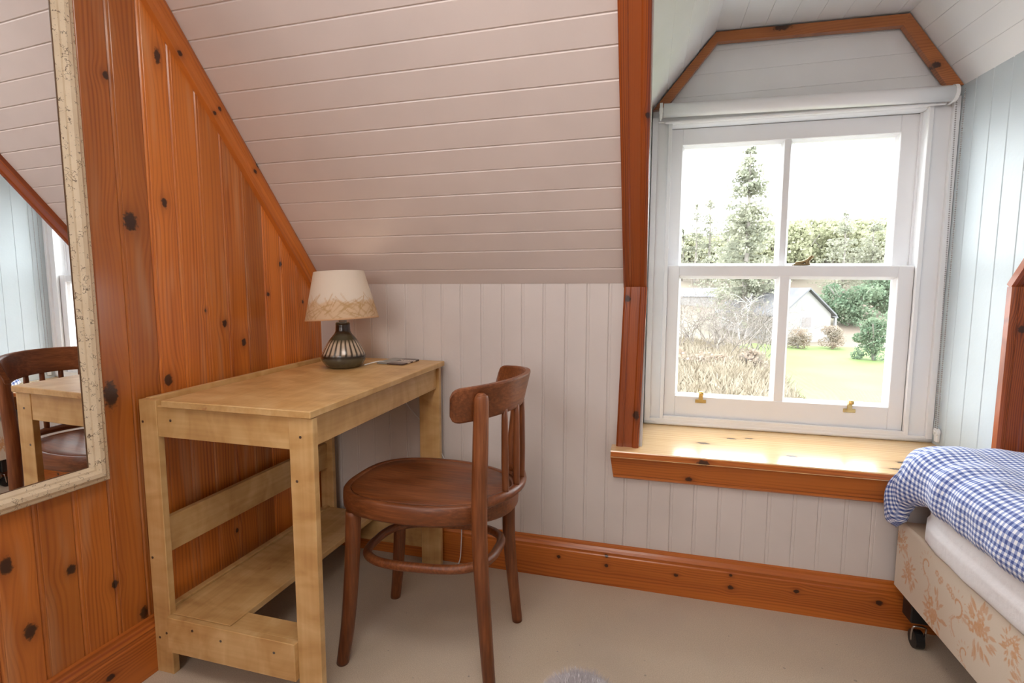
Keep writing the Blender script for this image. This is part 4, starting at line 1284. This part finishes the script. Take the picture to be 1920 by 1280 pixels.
mb = MB(); mb.add([HP(*p) for p in ((2.0, 0.9, 2.2), (3.7, 0.9, 1.75), (3.7, 3.1, 1.75), (2.0, 3.1, 2.2), (2.0, 2.0, 2.7), (3.0, 2.0, 2.55), (2.0, 0.9, 2.1), (3.7, 0.9, 1.65), (3.7, 3.1, 1.65), (2.0, 3.1, 2.1))],
    [(0, 1, 5, 4), (1, 2, 5), (2, 3, 4, 5), (6, 7, 8, 9), (0, 6, 7, 1), (1, 7, 8, 2), (2, 8, 9, 3)])
pr_ = mb.build('porch_roof', m_slate, ct)
for y_ in (1.0, 3.0): MB().box(3.45, 3.6, y_-0.07, y_+0.07, 0, 1.75, HP).build('porch_post', m_post, pr_)
MB().box(2.08, 2.14, 1.5, 2.5, 0.1, 1.9, HP).build('doorway', m_dark, ct)
w_ = MB().box(-0.5, 0.5, -0.03, 0.02, 1.0, 1.9, HP).build('window', m_post, ct)
MB().box(-0.4, 0.4, -0.05, -0.02, 1.08, 1.82, HP).build('pane', m_dark, w_)
# far low building at the left
fb = tag(empty('far_shed', (3.5, 52, ground_z(3.5, 52))), 'long pale low building glimpsed through the bare shrubs', 'building')
zf = ground_z(3.5, 52)
MB().box(1.2, 6.4, 52, 55, zf-0.3, zf+0.9).build('wall', m_render, fb)
mb = MB(); mb.add([(1.0, 51.8, zf+0.85), (6.6, 51.8, zf+0.85), (6.6, 53.5, zf+1.7), (1.0, 53.5, zf+1.7), (6.6, 55.2, zf+0.85), (1.0, 55.2, zf+0.85)], [(0, 1, 2, 3), (3, 2, 4, 5), (0, 3, 5), (1, 4, 2), (0, 5, 4, 1)])
mb.build('roof', m_slate, fb)

# trees
for i, (x, top, lab) in enumerate(((10.5, 11.6, 'hazy back-row tree behind the middle glazing bar'), (15.2, 12.8, 'hazy back-row tree left of the pointed conifer'), (19.6, 12.6, 'hazy back-row tree right of the pointed conifer'),
                                   (23.6, 12.6, 'hazy back-row tree above the cottage garden'), (27.5, 12.4, 'hazy back-row tree at the far right'), (6.0, 10.6, 'hazy back-row tree behind the left conifers'))):
    broad_later.append((x, 72, top, 4.6, lab, 80+i))
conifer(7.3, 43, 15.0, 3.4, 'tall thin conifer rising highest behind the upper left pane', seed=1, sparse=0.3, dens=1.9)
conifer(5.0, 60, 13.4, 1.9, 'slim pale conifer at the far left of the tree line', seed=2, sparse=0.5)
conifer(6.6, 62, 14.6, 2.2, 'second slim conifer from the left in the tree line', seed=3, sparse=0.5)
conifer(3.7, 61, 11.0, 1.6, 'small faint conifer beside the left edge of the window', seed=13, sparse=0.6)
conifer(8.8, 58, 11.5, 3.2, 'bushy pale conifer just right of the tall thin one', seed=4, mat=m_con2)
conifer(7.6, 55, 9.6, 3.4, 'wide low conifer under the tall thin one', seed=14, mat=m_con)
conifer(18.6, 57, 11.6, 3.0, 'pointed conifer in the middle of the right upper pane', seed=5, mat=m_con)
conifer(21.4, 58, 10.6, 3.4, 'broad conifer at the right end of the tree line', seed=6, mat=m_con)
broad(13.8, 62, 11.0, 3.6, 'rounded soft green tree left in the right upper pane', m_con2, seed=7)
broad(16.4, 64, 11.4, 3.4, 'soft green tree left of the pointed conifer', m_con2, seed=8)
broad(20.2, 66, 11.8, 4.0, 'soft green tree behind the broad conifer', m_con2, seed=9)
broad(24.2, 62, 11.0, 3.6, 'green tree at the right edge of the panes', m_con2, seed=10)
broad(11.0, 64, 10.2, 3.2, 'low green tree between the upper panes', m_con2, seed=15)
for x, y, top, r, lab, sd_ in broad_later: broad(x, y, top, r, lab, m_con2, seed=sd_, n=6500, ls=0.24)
broad(16.0, 47, 5.0, 2.6, 'dark ivy-green shrub behind the cottage', m_bushg, 'evergreen_shrub', seed=11, cat='shrub', n=4500, ls=0.12)
broad(20.0, 50, 5.4, 2.6, 'evergreen shrub right of the cottage', m_bushg, 'evergreen_shrub', seed=16, cat='shrub', n=4500, ls=0.12)
broad(11.7, 30.5, 2.55, 1.25, 'round dark green bush at the right edge of the lawn', m_bushg, 'garden_bush', seed=12, n=5000, ls=0.055, cat='bush', base=0.0)
broad(11.5, 36.0, 1.5, 1.0, 'low brownish shrub in front of the cottage', m_bracken, 'low_shrub', seed=17, n=2500, ls=0.05, cat='shrub', base=0.0)
broad(9.4, 35.5, 1.3, 1.2, 'pale dry shrub left of the cottage porch', m_bracken, 'low_shrub', seed=18, n=2500, ls=0.05, cat='shrub', base=0.0)
MB_b = bare(6.9, 40, 6.2, 0.12, 'slender pale birch trunk below the tall conifer', 30, depth=4, name='birch_tree', cat='tree', stems=2, thick=0.07, mat=m_post)
bs = [(1.6, 27, 4.2), (2.7, 28, 4.0), (3.6, 26, 3.8), (4.4, 28, 4.2), (5.3, 29, 4.4), (6.2, 30, 3.8), (2.2, 31, 4.8), (4.0, 32, 5.0), (5.8, 34, 4.6), (7.4, 34, 3.8), (3.0, 37, 5.6), (5.0, 38, 5.6)]
for i, (x, y, h) in enumerate(bs):
    bare(x, y, h, 0.55, 'tangled bare grey shrub in the thicket left of the lawn', 40+i, group='bare shrubs in the thicket', depth=5, stems=6)
bare(8.2, 37, 3.2, 0.6, 'bare shrub in front of the white gable', 60, depth=5)
for i, (x, y) in enumerate(((2.0, 22.5), (3.2, 23.5), (4.6, 24.2), (1.3, 24))):
    broad(x, y, 1.0, 0.8, 'rusty clump of dead bracken on the bank', m_bracken, 'bracken_clump', seed=70+i, n=500, ls=0.09, cat='bracken', group='bracken clumps on the bank', base=0.0)
